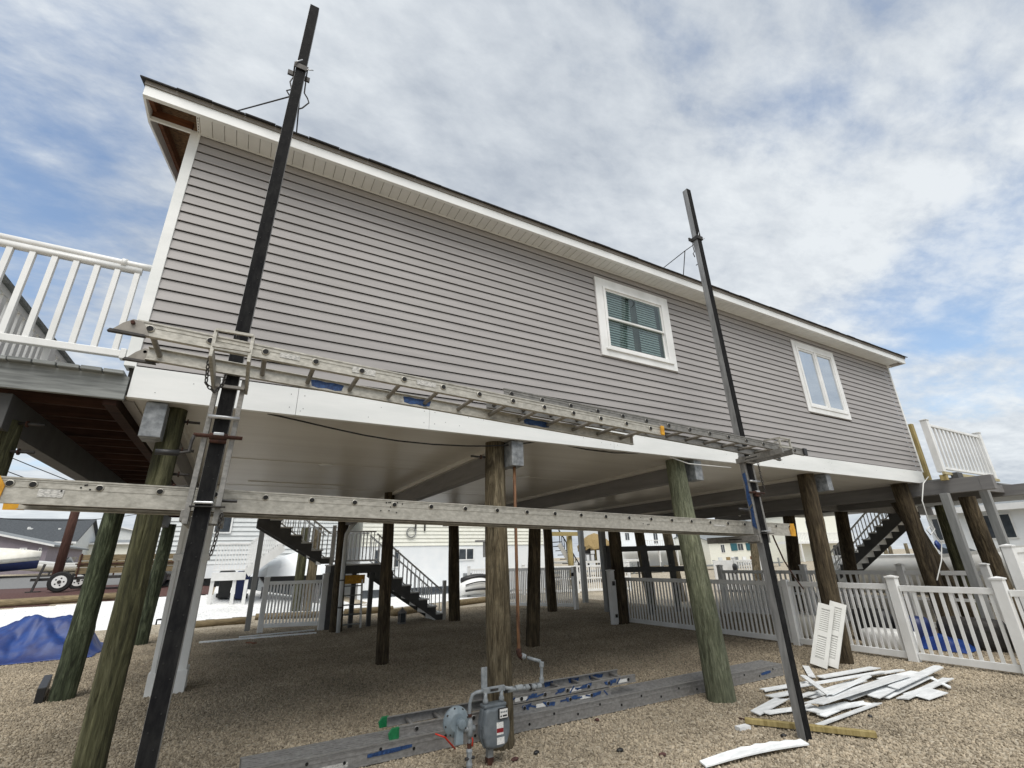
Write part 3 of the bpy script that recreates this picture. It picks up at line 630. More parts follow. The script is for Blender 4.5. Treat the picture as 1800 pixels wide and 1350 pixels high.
# ================================================================ ladders
def rail_mb(A, B, n, w, h, hc=0.0, fl=.03, t=.005, a0=0, a1=1):
    # C channel: web on the outer side, flanges pointing along w
    A = Vector(A); B = Vector(B); mb = MB()
    d = (B-A).normalized(); c = n*hc
    def bx(o0, o1, k0, k1):
        vs = []
        for P in (A, B):
            for o, k in ((o0, k0), (o1, k0), (o1, k1), (o0, k1)): vs.append(P+w*o+n*k+c)
        mb.add(vs, [(3,2,1,0),(4,5,6,7),(0,1,5,4),(1,2,6,5),(2,3,7,6),(3,0,4,7)])
    bx(0, t, -h/2, h/2); bx(t, fl, h/2-t, h/2); bx(t, fl, -h/2, -h/2+t)
    bx(-.005, 0, h/2-.009, h/2); bx(-.005, 0, -h/2, -h/2+.009); bx(-.003, 0, h*.12, h*.16); bx(-.003, 0, h*.36, h*.39)
    return mb
def ladder(name, label, A, d, length, w, width, rungs, h, hc, m, rr=.016, mr=None, cat='ladder', group=None, caps=None, capm=None, rail2=None):
    A = Vector(A); d = Vector(d).normalized(); w = Vector(w); w = (w-d*w.dot(d)).normalized(); n = w.cross(d)*(1 if w.cross(d).z > 0 else -1)
    root = thing(name, label, cat, A, group)
    B = A+d*length
    part('side_rail', rail_mb(A, B, n, w, h, hc), m, root)
    part('side_rail', rail_mb(A+w*width, B+w*width, n, -w, h, hc), m, root)
    for s in rungs:
        p = A+d*s
        rg = part('rung', MB().tube([p-w*.004, p+w*(width+.004)], rr, 10), mr or MT['rung'], root, True)
        for q, sg in ((p, -1), (p+w*width, 1)):
            part('collar', MB().tube([q+w*sg*.0005, q+w*sg*.007], [rr*1.5, rr*1.25], 12), m, rg, True)
            part('bore', MB().tube([q+w*sg*.0072, q+w*sg*.0080], rr*1.06, 12), MT['black'], rg)
    if caps:
        for s in caps:
            for o, sg in ((0, -1), (width, 1)):
                p = A+d*s+w*o
                mb = MB(); e = .035
                mb.bar(p-d*e+w*sg*.004+n*hc, p+d*e+w*sg*.004+n*hc, .05, h*1.06, n)
                part('end_cap', mb, capm, root, bev=.006)
    return root, A, d, w, n
PD = V(1, -.0037, -.0258).normalized()
ph = V(-1.0932, 3.7649, 2.2296)
A = ph-PD*.15
plat, A, d, w, n = ladder('platform_ladder', 'long pale aluminium ladder laid flat as platform between the scaffold poles under the skirt', A, PD, 7.50, (0, 1, 0), .40,
    [.15-.10]+[.15+.3048*k for k in range(24)]+[7.44], .148, -.036, MT['alu'], .0155)
for s in (-.02, 7.49):
    for o, sg in ((0, -1), (.40, 1)):
        p = A+d*s+w*o+n*-.036
        f_ = 1 if s > 1 else -1
        e = part('end_cap', MB().prism([p+d*-.05*f_+n*-.076, p+d*.05*f_+n*-.078, p+d*.06*f_+n*.0, p+d*.05*f_+n*.078, p+d*-.02*f_+n*.076, p+d*-.055*f_+n*.02], w*sg*.009), MT['yellow'], plat)
def sticker(parent, A, d, n, w, s, up, lx, lz, m, tilt=0):
    p = A+d*s+n*up
    part('sticker', MB().add([p-w*.0036-d*lx/2-n*lz/2, p-w*.0036+d*lx/2-n*lz/2, p-w*.0036+d*lx/2+n*lz/2, p-w*.0036-d*lx/2+n*lz/2], [(0, 1, 2, 3)]), m, parent)
part('underside_shade_sheet', MB().bar(A+w*.2+n*-.075+d*.03, A+w*.2+n*-.075+d*7.46, .37, .02, n), MT['undershade'], plat)  # added dark sheet hiding the far rail, coloured as its shaded inner side
sticker(plat, A, d, n, w, .24, -.045, .115, .045, MT['sticker'])
sticker(plat, A, d, n, w, 6.98, -.05, .15, .06, MT['sticker']); sticker(plat, A, d, n, w, 6.1, -.03, .2, .02, MT['sticker'])
rn = random.Random(5)
for s0 in (.35, 2.25, 4.95, 2.28):
    for _ in range(5):
        p = A+d*(s0+rn.uniform(-.07, .07))+n*rn.uniform(-.07, .02)
        part('rivet_hole', MB().tube([p-w*.0036, p-w*.0042], .0055, 8), MT['black'], plat)
UD = V(1, 0, -.0437).normalized()
U0 = V(-.70, 3.15, 3.0705)
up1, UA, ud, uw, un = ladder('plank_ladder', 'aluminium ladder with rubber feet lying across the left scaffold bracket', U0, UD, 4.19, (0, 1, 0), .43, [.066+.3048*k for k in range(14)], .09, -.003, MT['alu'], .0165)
def feet():
    for o, sg in ((0, -1), (.43, 1)):
        p = UA+uw*o
        f = part('foot', MB().prism([p-ud*.10-un*.055, p+ud*.075-un*.05, p+ud*.03+un*.03, p-ud*.02+un*.035, p-ud*.06-un*.0], uw*sg*.012), MT['rung'], up1)
        part('pad', MB().prism([p-ud*.115-un*.066-uw*sg*.008, p+ud*.06-un*.062-uw*sg*.008, p+ud*.055-un*.050-uw*sg*.008, p-ud*.105-un*.050-uw*sg*.008], uw*sg*.03), MT['darksteel'], f)
        part('bolt', MB().tube([p-ud*.015+un*.01, p-ud*.015+un*.01+uw*sg*.03], .011, 8), MT['rust'], f)
    p = UA+ud*4.19
    for o, sg in ((0, -1), (.43, 1)):
        q = p+uw*o; part('end_cap', MB().bar(q-ud*.03+uw*sg*.005, q+ud*.012+uw*sg*.005, .026, .094, un), MT['yellow'] if o == 0 else MT['rung'], up1, bev=.006)
    for s, u_, lx, lz in ((.82, -.0, .12, .034), (1.30, 0, .16, .045), (1.76, 0, .15, .036)): sticker(up1, UA, ud, un, uw, s, u_, lx, lz, MT['sticker'])
    for s, lx in ((1.12, .24), (1.83, .24), (3.0, .3)):
        q = UA+ud*s+uw*(.43-.0055)   # sprayed marks on the inside of the far rail
        pts = [q+ud*(lx*(t-.5))+un*(.03*(1 if i % 2 else .8)) for i, t in enumerate((0, .2, .45, .7, 1))]+[q+ud*(lx*(t-.5))-un*(.03*(1 if i % 2 else .75)) for i, t in enumerate((.95, .75, .5, .25, .05))]
        part('spray_mark', MB().prism(pts, uw*-.0008), MT['blue'], up1)
feet()
U2 = V(1, 0, -.036).normalized()
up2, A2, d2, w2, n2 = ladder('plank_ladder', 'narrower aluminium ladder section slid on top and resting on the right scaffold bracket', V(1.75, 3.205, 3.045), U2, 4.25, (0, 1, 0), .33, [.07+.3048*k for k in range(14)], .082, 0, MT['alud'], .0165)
for o, sg in ((0, -1), (.33, 1)):
    q = A2+d2*4.25+w2*o; part('end_cap', MB().bar(q-d2*.05+w2*sg*.008, q+d2*.015+w2*sg*.008, .03, .09, n2), MT['blackpl'], up2, bev=.006)
q = A2+d2*.9
hook = part('rung_lock', MB().prism([q+n2*-.01, q+d2*.12+n2*-.03, q+d2*.10+n2*-.11, q+d2*.05+n2*-.09, q+d2*.02+n2*-.07], w2*.012), MT['alu'], up2)

# ================================================================ scaffold poles and pump jacks
YL = lambda z: 3.4+.0625*z                   # front face of the poles leans towards the house
def edge_at(u, v, z_guess):
    z = z_guess
    for _ in range(12): p = Yp(u, v, YL(z)); z = p.z
    return p
def scaffold_pole(e0, e1, wd, label):
    s = (e1-e0)/(e1.z-e0.z); b = e0-s*e0.z; t = e1
    root = thing('scaffold_pole', label, 'pole', (b.x, b.y, 0), 'aluminium scaffold poles')
    c0 = b+V(wd/2, wd/2, -.02); c1 = t+V(wd/2, wd/2, 0)
    sh = MB()
    for ax, sx in ((V(1, 0, 0), 1), (V(-1, 0, 0), 1)):
        sh.bar(c0+ax*(wd/2-.003), c1+ax*(wd/2-.003), .006, wd, (0, 1, 0)) if False else None
    k = (wd/2)
    prof = [(-k, -k+.008), (k, -k+.008), (k, k), (.018, k), (.018, k-.02), (k-.012, k-.02), (k-.012, -k+.02), (-k+.012, -k+.02), (-k+.012, k-.02), (-.018, k-.02), (-.018, k), (-k, k)]
    part('shaft', MB().loft([[c0+V(x, y, 0) for x, y in prof], [c1+V(x, y, 0) for x, y in prof]]), MT['polealu'], root, bev=.002)
    strip = part('rubber_face', MB().loft([[c0+V(x, y, 0) for x, y in ((-k+.002, -k), (k-.002, -k), (k-.002, -k+.0078), (-k+.002, -k+.0078))], [c1+V(x, y, 0) for x, y in ((-k+.002, -k), (k-.002, -k), (k-.002, -k+.0078), (-k+.002, -k+.0078))]]), MT['rubber'], root)
    z = .25; i = 0; rr = random.Random(int(b.x*100))
    while z < t.z-.1:
        c = c0.lerp(c1, (z+.02)/(t.z+.02))
        x = (-.020 if i % 2 else .022)+rr.uniform(-.003, .003)
        part('nail_hole', MB().tube([c+V(x, -k-.0002, 0), c+V(x, -k-.0022, 0)], [.0048, .0040], 8), MT['black'], strip)
        z += .078; i += 1
    return root, (lambda z: c0.lerp(c1, (z+.02)/(t.z+.02)))
E0 = edge_at(235, 1350, .8); E1 = edge_at(545.7, 6.5, 6.8)
sp1, cen1 = scaffold_pole(E0, E1, .092, 'black faced scaffold pole at the left corner of the house')
F0 = edge_at(1419, 1304, 0); F1 = edge_at(1207, 331, 6.8)
sp2, cen2 = scaffold_pole(F0, F1, .092, 'silver and black scaffold pole between the two house windows')
def chain(root, pts, r=.0055, ll=.034):
    pts = [Vector(p) for p in pts]; mb = MB(); tot = sum((b-a).length for a, b in zip(pts, pts[1:])); nl = int(tot/(ll*.8)); acc = 0
    def atlen(s):
        for a, b in zip(pts, pts[1:]):
            l = (b-a).length
            if s <= l: return a.lerp(b, s/l), (b-a).normalized()
            s -= l
        return pts[-1], (pts[-1]-pts[-2]).normalized()
    for i in range(nl):
        p, dr = atlen(i*ll*.8+ll*.4)
        a = dr.orthogonal().normalized(); b = dr.cross(a); sd = (a if i % 2 else b)
        ring = [p+dr*(ll*.5*math.cos(t))+sd*(ll*.27*math.sin(t)) for t in [2*math.pi*k/10 for k in range(11)]]
        mb.tube(ring, r*.75, 5, False)
    return part('chain', mb, MT['darksteel'], root, True)
def jack(cen, zl, zt, label, blue, flip):
    root = thing('pump_jack', label, 'scaffold jack', cen(zl), 'pump jacks on the scaffold poles')
    hw = .088
    def c(z, dx=0, dy=0): return cen(z)+V(dx, dy, 0)
    for sx in (-1, 1):
        sr = part('side_channel', rail_mb(c(zl-.06, sx*(hw), -.01), c(zt+.03, sx*hw, -.01), V(0, 1, 0), V(-sx, 0, 0), .062, 0, .024, .005), MT['alud'], root)
        if blue and sx < 0:
            pts = []
            for t, o in ((.05, -.014), (.2, .0), (.42, -.02), (.6, .012), (.8, -.012), (.9, .01)):
                pts.append(c(zl+.05+(zt-zl)*t*.85, -hw-.0042, -.01-.022+o*.3))
            pts += [c(zl+.05+(zt-zl)*t*.85, -hw-.0042, .012+o) for t, o in ((.88, .0), (.7, -.012), (.5, .01), (.3, -.01), (.1, .005))]
            part('spray_mark', MB().prism(pts, V(-.001, 0, 0)), MT['blue'], sr)
        # work-bench arm towards the yard
        p = c(zt, sx*(hw+.012), 0)
        ar = part('bench_arm', MB().bar(p+V(0, .05, -.02), p+V(0, -.56, .0), .02, .062), MT['alu'] if flip else MT['alud'], root, bev=.003)
        part('slot', MB().bar(p+V(sx*.0105, -.08, -.015), p+V(sx*.0105, -.24, -.01), .002, .010), MT['black'], ar)
        part('hoop_post', MB().bar(p+V(0, -.545, .03), p+V(0, -.545, .145), .018, .018, (0, 1, 0)), MT['alu'], root)
        part('hoop_rail', MB().bar(p+V(0, -.545, .15), p+V(0, -.36, .155), .016, .016), MT['alu'], root)
        q = c(zl, sx*(hw+.012), 0)
        la = part('platform_arm', MB().bar(q+V(0, -.03, -.01), q+V(0, .68, -.01), .02, .07), MT['alud'], root, bev=.003)
        part('slot', MB().bar(q+V(sx*.0105, .18, -.01), q+V(sx*.0105, .36, -.01), .002, .010), MT['black'], la)
    p = c(zt)
    part('hoop_rail', MB().bar(p+V(-hw-.012, -.555, .15), p+V(hw+.012, -.555, .15), .016, .016), MT['alu'], root)
    part('hoop_rail', MB().bar(p+V(-hw-.012, -.555, .045), p+V(hw+.012, -.555, .045), .016, .02), MT['alu'], root)
    part('arm_tie', MB().bar(p+V(-hw, -.06, -.045), p+V(hw, -.06, -.045), .03, .02), MT['alud'], root)
    q = c(zl)
    part('arm_tie', MB().bar(q+V(-hw, .10, -.055), q+V(hw, .10, -.055), .05, .012), MT['alud'], root)
    zr = lambda t: zl+(zt-zl)*t
    part('roller', MB().tube([c(zr(.70), -hw+.005, -.064), c(zr(.70), hw+.012, -.064)], .013, 10), MT['steel'], root, True)
    cr = part('crank_spindle', MB().tube([c(zr(.55), -hw-.05, -.066), c(zr(.55), hw+.05, -.066)], .013, 8).tube([c(zr(.55), -.05, -.066), c(zr(.55), .05, -.066)], .022, 8).tube([c(zr(.515), -.045, -.062), c(zr(.515), .05, -.062)], .014, 8), MT['rust'], root, True)
    part('shackle', MB().bar(c(zr(.565), -.03, -.075), c(zr(.565), .03, -.075), .03, .02), MT['steel'], root, bev=.004)
    part('shackle', MB().bar(c(zr(.07), -.052, -.07), c(zr(.07), .052, -.07), .05, .016), MT['steel'], root, bev=.006)
    part('foot_plate', MB().bar(c(zr(.045), -.07, -.065), c(zr(.045), .12, -.065), .05, .006), MT['darksteel'], root)
    sgn = -1 if blue else 1
    hd = MB().tube([c(zr(.40 if blue else .36), sgn*(hw+.005), -.03), c(zr(.34), sgn*(hw+.10), -.05), c(zr(.33), sgn*(hw+.26), -.06)] if blue else [c(zr(.55), -hw-.045, -.066), c(zr(.50), -hw-.05, -.07), c(zr(.42), -hw-.05, -.07), c(zr(.405), -hw-.10, -.08), c(zr(.40), -hw-.22, -.09)], .010, 8)
    part('crank_handle', hd, MT['darksteel'], root, True)
    part('grip', MB().tube([c(zr(.33), -hw-.15, -.06), c(zr(.33), -hw-.30, -.06)] if blue else [c(zr(.405), -hw-.10, -.08), c(zr(.40), -hw-.22, -.09)], .019, 10), MT['blackpl'], root, True)
    if blue:
        chain(root, [c(zt-.04, hw+.045, -.08), c(zr(.8), hw+.05, -.075), c(zr(.56), hw+.06, -.075)])
    else:
        chain(root, [c(zl+.0, hw+.02, -.05), c(zl-.16, hw+.015, -.05), c(zl-.25, hw+.005, -.05)])
        chain(root, [c(zt+.10, -hw-.02, -.45), c(zt-.02, -hw-.03, -.40), c(zt-.14, -hw-.02, -.36), c(zt-.18, -hw+.03, -.32), c(zt-.10, -hw+.06, -.26), c(zt+.0, -hw+.06, -.2)])
        chain(root, [c(zt+.19, .0, -.50), c(zt+.12, .02, -.46), c(zt+.08, .01, -.40)])
        part('pin', MB().tube([c(zr(.10), hw, .03), c(zr(.10), hw+.09, .03)], .010, 8), MT['blackpl'], root)
    return root
jack(cen1, 2.062, 2.955, 'left pump jack with hanging chains and rusty crank clamped on the black pole', False, True)
jack(cen2, 1.905, 2.83, 'right pump jack with blue spray painted side clamped on the silver pole', True, False)
def roof_brace(cen, zc, ends, hub, label):
    root = thing('roof_brace', label, 'scaffold brace', cen(zc), 'braces tying the scaffold poles to the roof')
    c = cen(zc); k = .052
    part('clamp', MB().box(c.x-k, c.x+k, c.y-k-.012, c.y-k, c.z-.03, c.z+.03).box(c.x-k-.012, c.x-k, c.y-k-.012, c.y+k+.02, c.z-.03, c.z+.03).box(c.x+k, c.x+k+.012, c.y-k-.012, c.y+k+.02, c.z-.03, c.z+.03).box(c.x-k-.06, c.x+k+.04, c.y+k, c.y+k+.02, c.z-.02, c.z+.035), MT['darksteel'], root)
    part('wing_bolt', MB().tube([c+V(-.06, -.08, .0), c+V(.0, -.06, .10)], .006, 6).tube([c+V(.05, -.07, -.02), c+V(.11, -.06, .02)], .006, 6), MT['steel'], root, True)
    part('hook', MB().tube([c+V(-.05, .05, -.03), c+V(-.075, .04, -.14), c+V(-.05, .05, -.22), c+V(-.09, .05, -.26), c+V(-.05, .06, -.31)], .007, 6), MT['darksteel'], root, True)
    part('hook', MB().tube([c+V(.06, .05, -.06), c+V(.065, .05, -.2), c+V(.10, .06, -.24), c+V(.12, .07, -.28), c+V(.07, .09, -.36), c+V(.0, .10, -.42)], .007, 6), MT['darksteel'], root, True)
    h = Vector(hub)
    part('brace_rod', MB().tube([c+V(0, .06, -.05), h], .007, 6), MT['darksteel'], root, True)
    for e in ends: part('brace_rod', MB().tube([h, e], .0075, 6), MT['darksteel'], root, True)
def onroof(u, v, Y=4.9):
    return Yp(u, v, Y)
roof_brace(cen1, edge_at(526, 118, 6.2).z, [Yp(413, 196, 4.75), Yp(521, 236, 4.55)], Yp(527, 165, 3.85), 'dark steel roof brace clamped near the top of the black pole')
roof_brace(cen2, edge_at(1222, 415, 6.2).z, [Yp(1166, 471, 4.75), Yp(1201, 488, 4.55)], Yp(1204, 441, 4.05), 'dark steel roof brace clamped near the top of the silver pole')

# ================================================================ ladders and plank lying on the gravel
def ground_ladders():
    gd = (V(7.55, 5.08, 0)-V(.55, 5.26, 0)).normalized(); A = V(.30, 5.262, .085)
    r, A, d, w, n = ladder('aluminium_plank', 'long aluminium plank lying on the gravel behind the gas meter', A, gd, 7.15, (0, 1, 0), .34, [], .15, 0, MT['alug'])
    part('deck_sheet', MB().bar(A+w*.17+n*.068+d*.01, A+w*.17+n*.068+d*7.14, .316, .006, n), MT['alug'], r)
    for k in range(6): part('deck_rib', MB().bar(A+w*(.045+k*.05)+n*.0755+d*.01, A+w*(.045+k*.05)+n*.0755+d*7.14, .012, .009, n), MT['alug'], r)
    for k in range(22):
        p = A+d*(.2+k*.32)+n*(.03 if k % 2 else -.02)
        part('rivet_hole', MB().tube([p-w*.0036, p-w*.0045], .014, 10), MT['black'], r)
    sticker(r, A, d, n, w, .72, -.035, .30, .04, MT['sticker'])
    for s, lx in ((1.25, .42), (6.75, .22)):
        q = A+d*s-w*.0042
        ts = [k/15 for k in range(16)]; pts = [q+d*(lx*(t-.5))+n*(.020*math.sin(math.pi*(.1+.8*t))**.4+.005*noise.noise((t*9, s, 0))+.012*(t-.5)) for t in ts]+[q+d*(lx*(t-.5))-n*(.016*math.sin(math.pi*(.1+.8*t))**.4+.005*noise.noise((t*9, s, 4))-.012*(t-.5)) for t in ts[::-1]]
        part('spray_mark', MB().prism(pts, w*-.0008), MT['blue'], r)
    # two ladder sections stacked on it
    l1, B, e, x, m = ladder('extension_ladder', 'ladder section with green feet and blue paint resting on the plank', V(1.62, 5.29, .205), gd, 2.62, (0, 1, 0), .38, [.2+.3048*k for k in range(8)], .085, 0, MT['alug'], .017, MT['alug'])
    for o, sg in ((0, -1), (.38, 1)):
        q = B+x*o; part('foot', MB().prism([q-e*.07-m*.05, q+e*.02-m*.046, q+e*.02+m*.046, q-e*.05+m*.045, q-e*.085-m*.0], x*sg*.03), MT['green'], l1, bev=.004)
    l2, B2, e2, x2, m2 = ladder('extension_ladder', 'inner ladder section with blue paint and stickers lying half over the green footed one', V(2.55, 5.265, .298), gd, 2.1, (0, 1, 0), .36, [.15+.3048*k for k in range(7)], .08, 0, MT['alug'], .017, MT['alug'])
    rn = random.Random(8)
    for (root, P, dd, ww, nn, L_, ss) in ((l1, B, e, x, m, 2.6, (1.45, 1.75, 2.05, 2.4)), (l2, B2, e2, x2, m2, 2.1, (.25, .6, .98, 1.35, 1.7))):
        for s in ss:
            q = P+dd*s-ww*.0042; lx = rn.uniform(.10, .22); tl = rn.uniform(-.02, .02)
            pts = [q+dd*(lx*(t-.5))+nn*(.026*rn.uniform(.5, 1)+tl*t) for t in (0, .25, .5, .75, 1)]+[q+dd*(lx*(t-.5))-nn*(.026*rn.uniform(.4, 1)-tl*t) for t in (.9, .6, .35, .1)]
            part('spray_mark', MB().prism(pts, ww*-.0008), MT['blue'], root)
            q = P+dd*(s+.05)+ww*((.38 if root is l1 else .36)-.0056)
            pts = [q+dd*(lx*1.2*(t-.5))+nn*(.028*rn.uniform(.4, 1)) for t in (0, .25, .5, .75, 1)]+[q+dd*(lx*1.2*(t-.5))-nn*(.028*rn.uniform(.4, 1)) for t in (.9, .6, .35, .1)]
            part('spray_mark', MB().prism(pts, ww*-.0008), MT['blue'], root)
        for s in ss[::2]: sticker(root, P, dd, nn, ww, s+.2, -.005, .16, .035, MT['paper'])
        for s in ss:
            for _ in range(2):
                q = P+dd*(s+rn.uniform(-.15, .15))-ww*.0052; a_ = rn.uniform(-.9, .9)
                v_ = (dd*math.cos(a_)+nn*math.sin(a_))*rn.uniform(.035, .06); v_ = v_*min(1, .032/max(.001, abs(v_.dot(nn)))); t_ = (dd*-math.sin(a_)+nn*math.cos(a_))*.008
                part('spray_mark', MB().prism([q-v_-t_, q+v_-t_, q+v_*1.05+t_, q-v_*.9+t_], ww*-.0006), MT['blue'], root)
    solo('safety_strap', MB().tube([G(765, 1290, .2), G(782, 1296, .17), G(796, 1312, .05), G(800, 1316, .02)], .008, 6), MT['red'], 'short red cord hanging over the plank near the green ladder feet', 'cord', 'red cords by the gas meter', True)
    solo('safety_strap', MB().tube([Yp(812, 1283, 5.15), Yp(826, 1290, 5.12), Yp(831, 1300, 5.1), Yp(830, 1312, 5.08)], .008, 6), MT['red'], 'red cord dangling behind the gas riser pipe', 'cord', 'red cords by the gas meter', True)
ground_ladders()

# ================================================================ gas meter set
def gas():
    Y = 4.62
    P = lambda u, v, y=Y: Yp(u, v, y)
    root = thing('gas_meter', 'grey gas meter on a post with dial and labels in front of a pile', 'gas meter', G(855, 1342))
    c = P(868, 1274)
    def ring(y, k):
        pts = [(-.135, .10), (-.155, .02), (-.155, -.08), (-.12, -.16), (-.06, -.185), (.06, -.185), (.12, -.155), (.15, -.07), (.155, .02), (.135, .10), (.125, .15), (.10, .165), (-.10, .165), (-.125, .15)]
        k *= .9; return [(c.x+a*k, y, c.z+b*k) for a, b in pts]
    body = part('body', MB().loft([ring(Y-.075, .90), ring(Y-.06, 1), ring(Y+.05, 1), ring(Y+.09, .9)]), MT['meter'], root, False, .012)
    body2 = part('flange', MB().loft([ring(Y-.018, 1.06), ring(Y+.0, 1.06)]), MT['meter'], root)
    for a in range(12):
        t = 2*math.pi*a/12; part('flange_bolt', MB().tube([(c.x+.137*math.cos(t), Y-.018, c.z-.01+.155*math.sin(t)), (c.x+.137*math.cos(t), Y-.03, c.z-.01+.155*math.sin(t))], .009, 6), MT['meter'], root)
    part('cap', MB().box(c.x-.115, c.x+.115, Y-.05, Y+.06, c.z+.146, c.z+.176), MT['meter'], root, bev=.01)
    dl = part('dial', MB().box(c.x+.005, c.x+.105, Y-.096, Y-.078, c.z+.06, c.z+.145), MT['blackpl'], root, bev=.004)
    part('dial_face', MB().box(c.x+.014, c.x+.096, Y-.0985, Y-.0965, c.z+.068, c.z+.138), MT['paper'], dl)
    for i in range(4):
        x = c.x+.028+i*.019; part('pointer_dial', MB().tube([(x, Y-.0986, c.z+.115), (x, Y-.1, c.z+.115)], .0075, 12), MT['meter'], dl)
    part('index_window', MB().box(c.x+.045, c.x+.088, Y-.1, Y-.0987, c.z+.078, c.z+.092), MT['blackpl'], dl)
    part('index_window', MB().box(c.x+.02, c.x+.034, Y-.1, Y-.0987, c.z+.078, c.z+.09), MT['blackpl'], dl)
    lb = part('label_plate', MB().box(c.x-.01, c.x+.06, Y-.0785, Y-.0765, c.z-.062, c.z+.035), MT['paper'], root)
    part('red_band', MB().box(c.x-.009, c.x+.059, Y-.0797, Y-.0786, c.z-.045, c.z-.012), MT['redlabel'], lb)
    part('label_plate', MB().box(c.x-.008, c.x+.068, Y-.0785, Y-.0765, c.z-.135, c.z-.082), MT['paper'], root)
    b = G(855, 1340)
    part('support_post', MB().bar((b.x, Y+.03, -.1), (b.x, Y+.03, c.z-.15), .055, .05, (0, 1, 0)), MT['greypost'], root)
    part('rusty_foot', MB().bar((b.x, Y+.03, -.09), (b.x, Y+.03, .06), .059, .054, (0, 1, 0)), MT['rust'], root)
    t1 = P(853, 1232); t2 = P(880, 1229)
    tops = c.z+.177
    for xx in (c.x-.085, c.x+.085):
        part('union', MB().tube([(xx, Y, tops), (xx, Y, tops+.03), (xx, Y, tops+.045), (xx, Y, tops+.09)], [.026, .026, .018, .018], 12), MT['pipe'], root, True)
    zb = tops+.105
    part('meter_bar', MB().bar((c.x-.11, Y, zb), (c.x+.12, Y, zb), .03, .05), MT['pipe'], root, bev=.006)
    part('bar_plate', MB().bar((c.x-.04, Y-.0165, zb), (c.x+.045, Y-.0165, zb), .002, .02), MT['darksteel'], root)
    part('bracket', MB().box(c.x-.115, c.x-.055, Y+.02, Y+.035, zb-.03, zb+.19), MT['pipe'], root)
    # riser with valve, regulator and loop into the meter
    rx = P(825, 1300).x
    rs = thing('gas_riser', 'grey gas riser pipe with shut off valve rising from the gravel', 'gas pipe', (rx, Y, 0))
    part('pipe', MB().tube([(rx, Y, -.1), (rx, Y, c.z+.13), (rx+.005, Y, c.z+.21), (rx+.03, Y, c.z+.27), (rx+.07, Y, zb), (c.x-.11, Y, zb)], .0165, 12), MT['pipe'], rs, True)
    z0 = G(826, 1345).z
    part('valve', MB().tube([(rx, Y, .02), (rx, Y, .05), (rx, Y, .07), (rx, Y, .13), (rx, Y, .15), (rx, Y, .17)], [.022, .030, .026, .026, .030, .022], 8), MT['pipe'], rs)
    part('valve_key', MB().tube([(rx-.045, Y-.01, .10), (rx+.045, Y-.01, .10)], .013, 8), MT['darksteel'], rs)
    part('coupling', MB().tube([(rx, Y, .17), (rx, Y, .21)], .021, 8), MT['rust'], rs)
    part('coupling', MB().tube([(rx, Y, c.z+.10), (rx, Y, c.z+.125)], .023, 8), MT['rust'], rs)
    part('tee', MB().tube([(rx, Y, c.z-.06), (rx, Y, c.z-.03), (rx, Y, c.z+.05), (rx, Y, c.z+.085)], [.022, .032, .032, .024], 10).tube([(rx-.06, Y, c.z+.01), (rx+.05, Y, c.z+.01)], .026, 10), MT['pipe'], rs, True)
    g = P(801, 1268)
    rg = thing('gas_regulator', 'round pale grey gas regulator disc beside the meter', 'regulator', g)
    part('diaphragm', MB().tube([(g.x, Y+.05, g.z), (g.x, Y+.03, g.z), (g.x, Y+.012, g.z), (g.x, Y+.0, g.z), (g.x, Y-.012, g.z), (g.x, Y-.05, g.z)], [.06, .105, .12, .12, .12, .07], 24), MT['meter2'], rg, False, .004)
    part('spring_cap', MB().tube([(g.x+.02, Y-.05, g.z-.005), (g.x+.02, Y-.11, g.z-.005)], [.042, .036], 16), MT['meter2'], rg, True, .004)
    part('vent_spout', MB().bar((g.x+.01, Y-.06, g.z-.02), (g.x+.0, Y-.07, g.z-.155), .06, .05, (0, 1, 0), .075, .05), MT['meter2'], rg, bev=.006)
    for a in range(8):
        t = 2*math.pi*a/8+.2; part('rim_bolt', MB().tube([(g.x+.105*math.cos(t), Y-.013, g.z+.105*math.sin(t)), (g.x+.105*math.cos(t), Y-.026, g.z+.105*math.sin(t))], .009, 6), MT['darksteel'], rg)
    part('neck', MB().tube([(g.x+.10, Y, g.z+.0), (rx-.06, Y, c.z+.01)], .022, 10), MT['meter2'], rg, True)
    # house line
    hl = thing('gas_house_line', 'grey jointed gas pipe leaving the meter and climbing beside the pile', 'gas pipe', (c.x+.2, Y, 0))
    y2 = 4.66
    path = [(c.x+.12, Y, zb), P(905, 1212, y2), P(948, 1206, y2), P(952, 1200, y2), P(952, 1168, y2), P(949, 1162, y2), P(927, 1156, 4.75)]
    part('pipe', MB().tube(path, .0165, 12), MT['pipe'], hl, True)
    for (u, v, a, b_) in ((896, 1212, -.03, .03), (912, 1209, -.04, .04), (926, 1208, -.02, .02), (938, 1207, -.02, .02), (947, 1206, -.025, .025)):
        q = P(u, v, y2); part('fitting', MB().tube([q+V(a, 0, 0), q+V(b_, 0, 0)], .027, 10), MT['pipe'], hl, False, .004)
    for (u, v) in ((952, 1196), (952, 1168)):
        q = P(u, v, y2); part('fitting', MB().tube([q+V(0, 0, -.025), q+V(0, 0, .025)], .025, 10), MT['pipe'], hl, False, .004)
    for (u, v) in ((888, 1213), (932, 1208)):
        q = P(u, v, y2); part('seal', MB().tube([q+V(-.006, 0, 0), q+V(.006, 0, 0)], .028, 10), MT['blackpl'], hl)
    q = P(920, 1154, 4.75); part('fitting', MB().tube([q+V(.02, 0, -.006), q+V(-.02, 0, .012)], .026, 10), MT['pipe'], hl, False, .004)
    e0 = P(912, 1147, 4.78); top = V(e0.x+.02, 4.80, 3.08)
    rp = thing('rusty_pipe', 'rust brown gas pipe running straight up to the ceiling', 'gas pipe', (e0.x, e0.y, 0))
    part('pipe', MB().tube([P(921, 1155, 4.75), e0+V(.01, 0, -.02), e0+V(0, 0, .03), top], .0175, 12), MT['rustpipe'], rp, True)
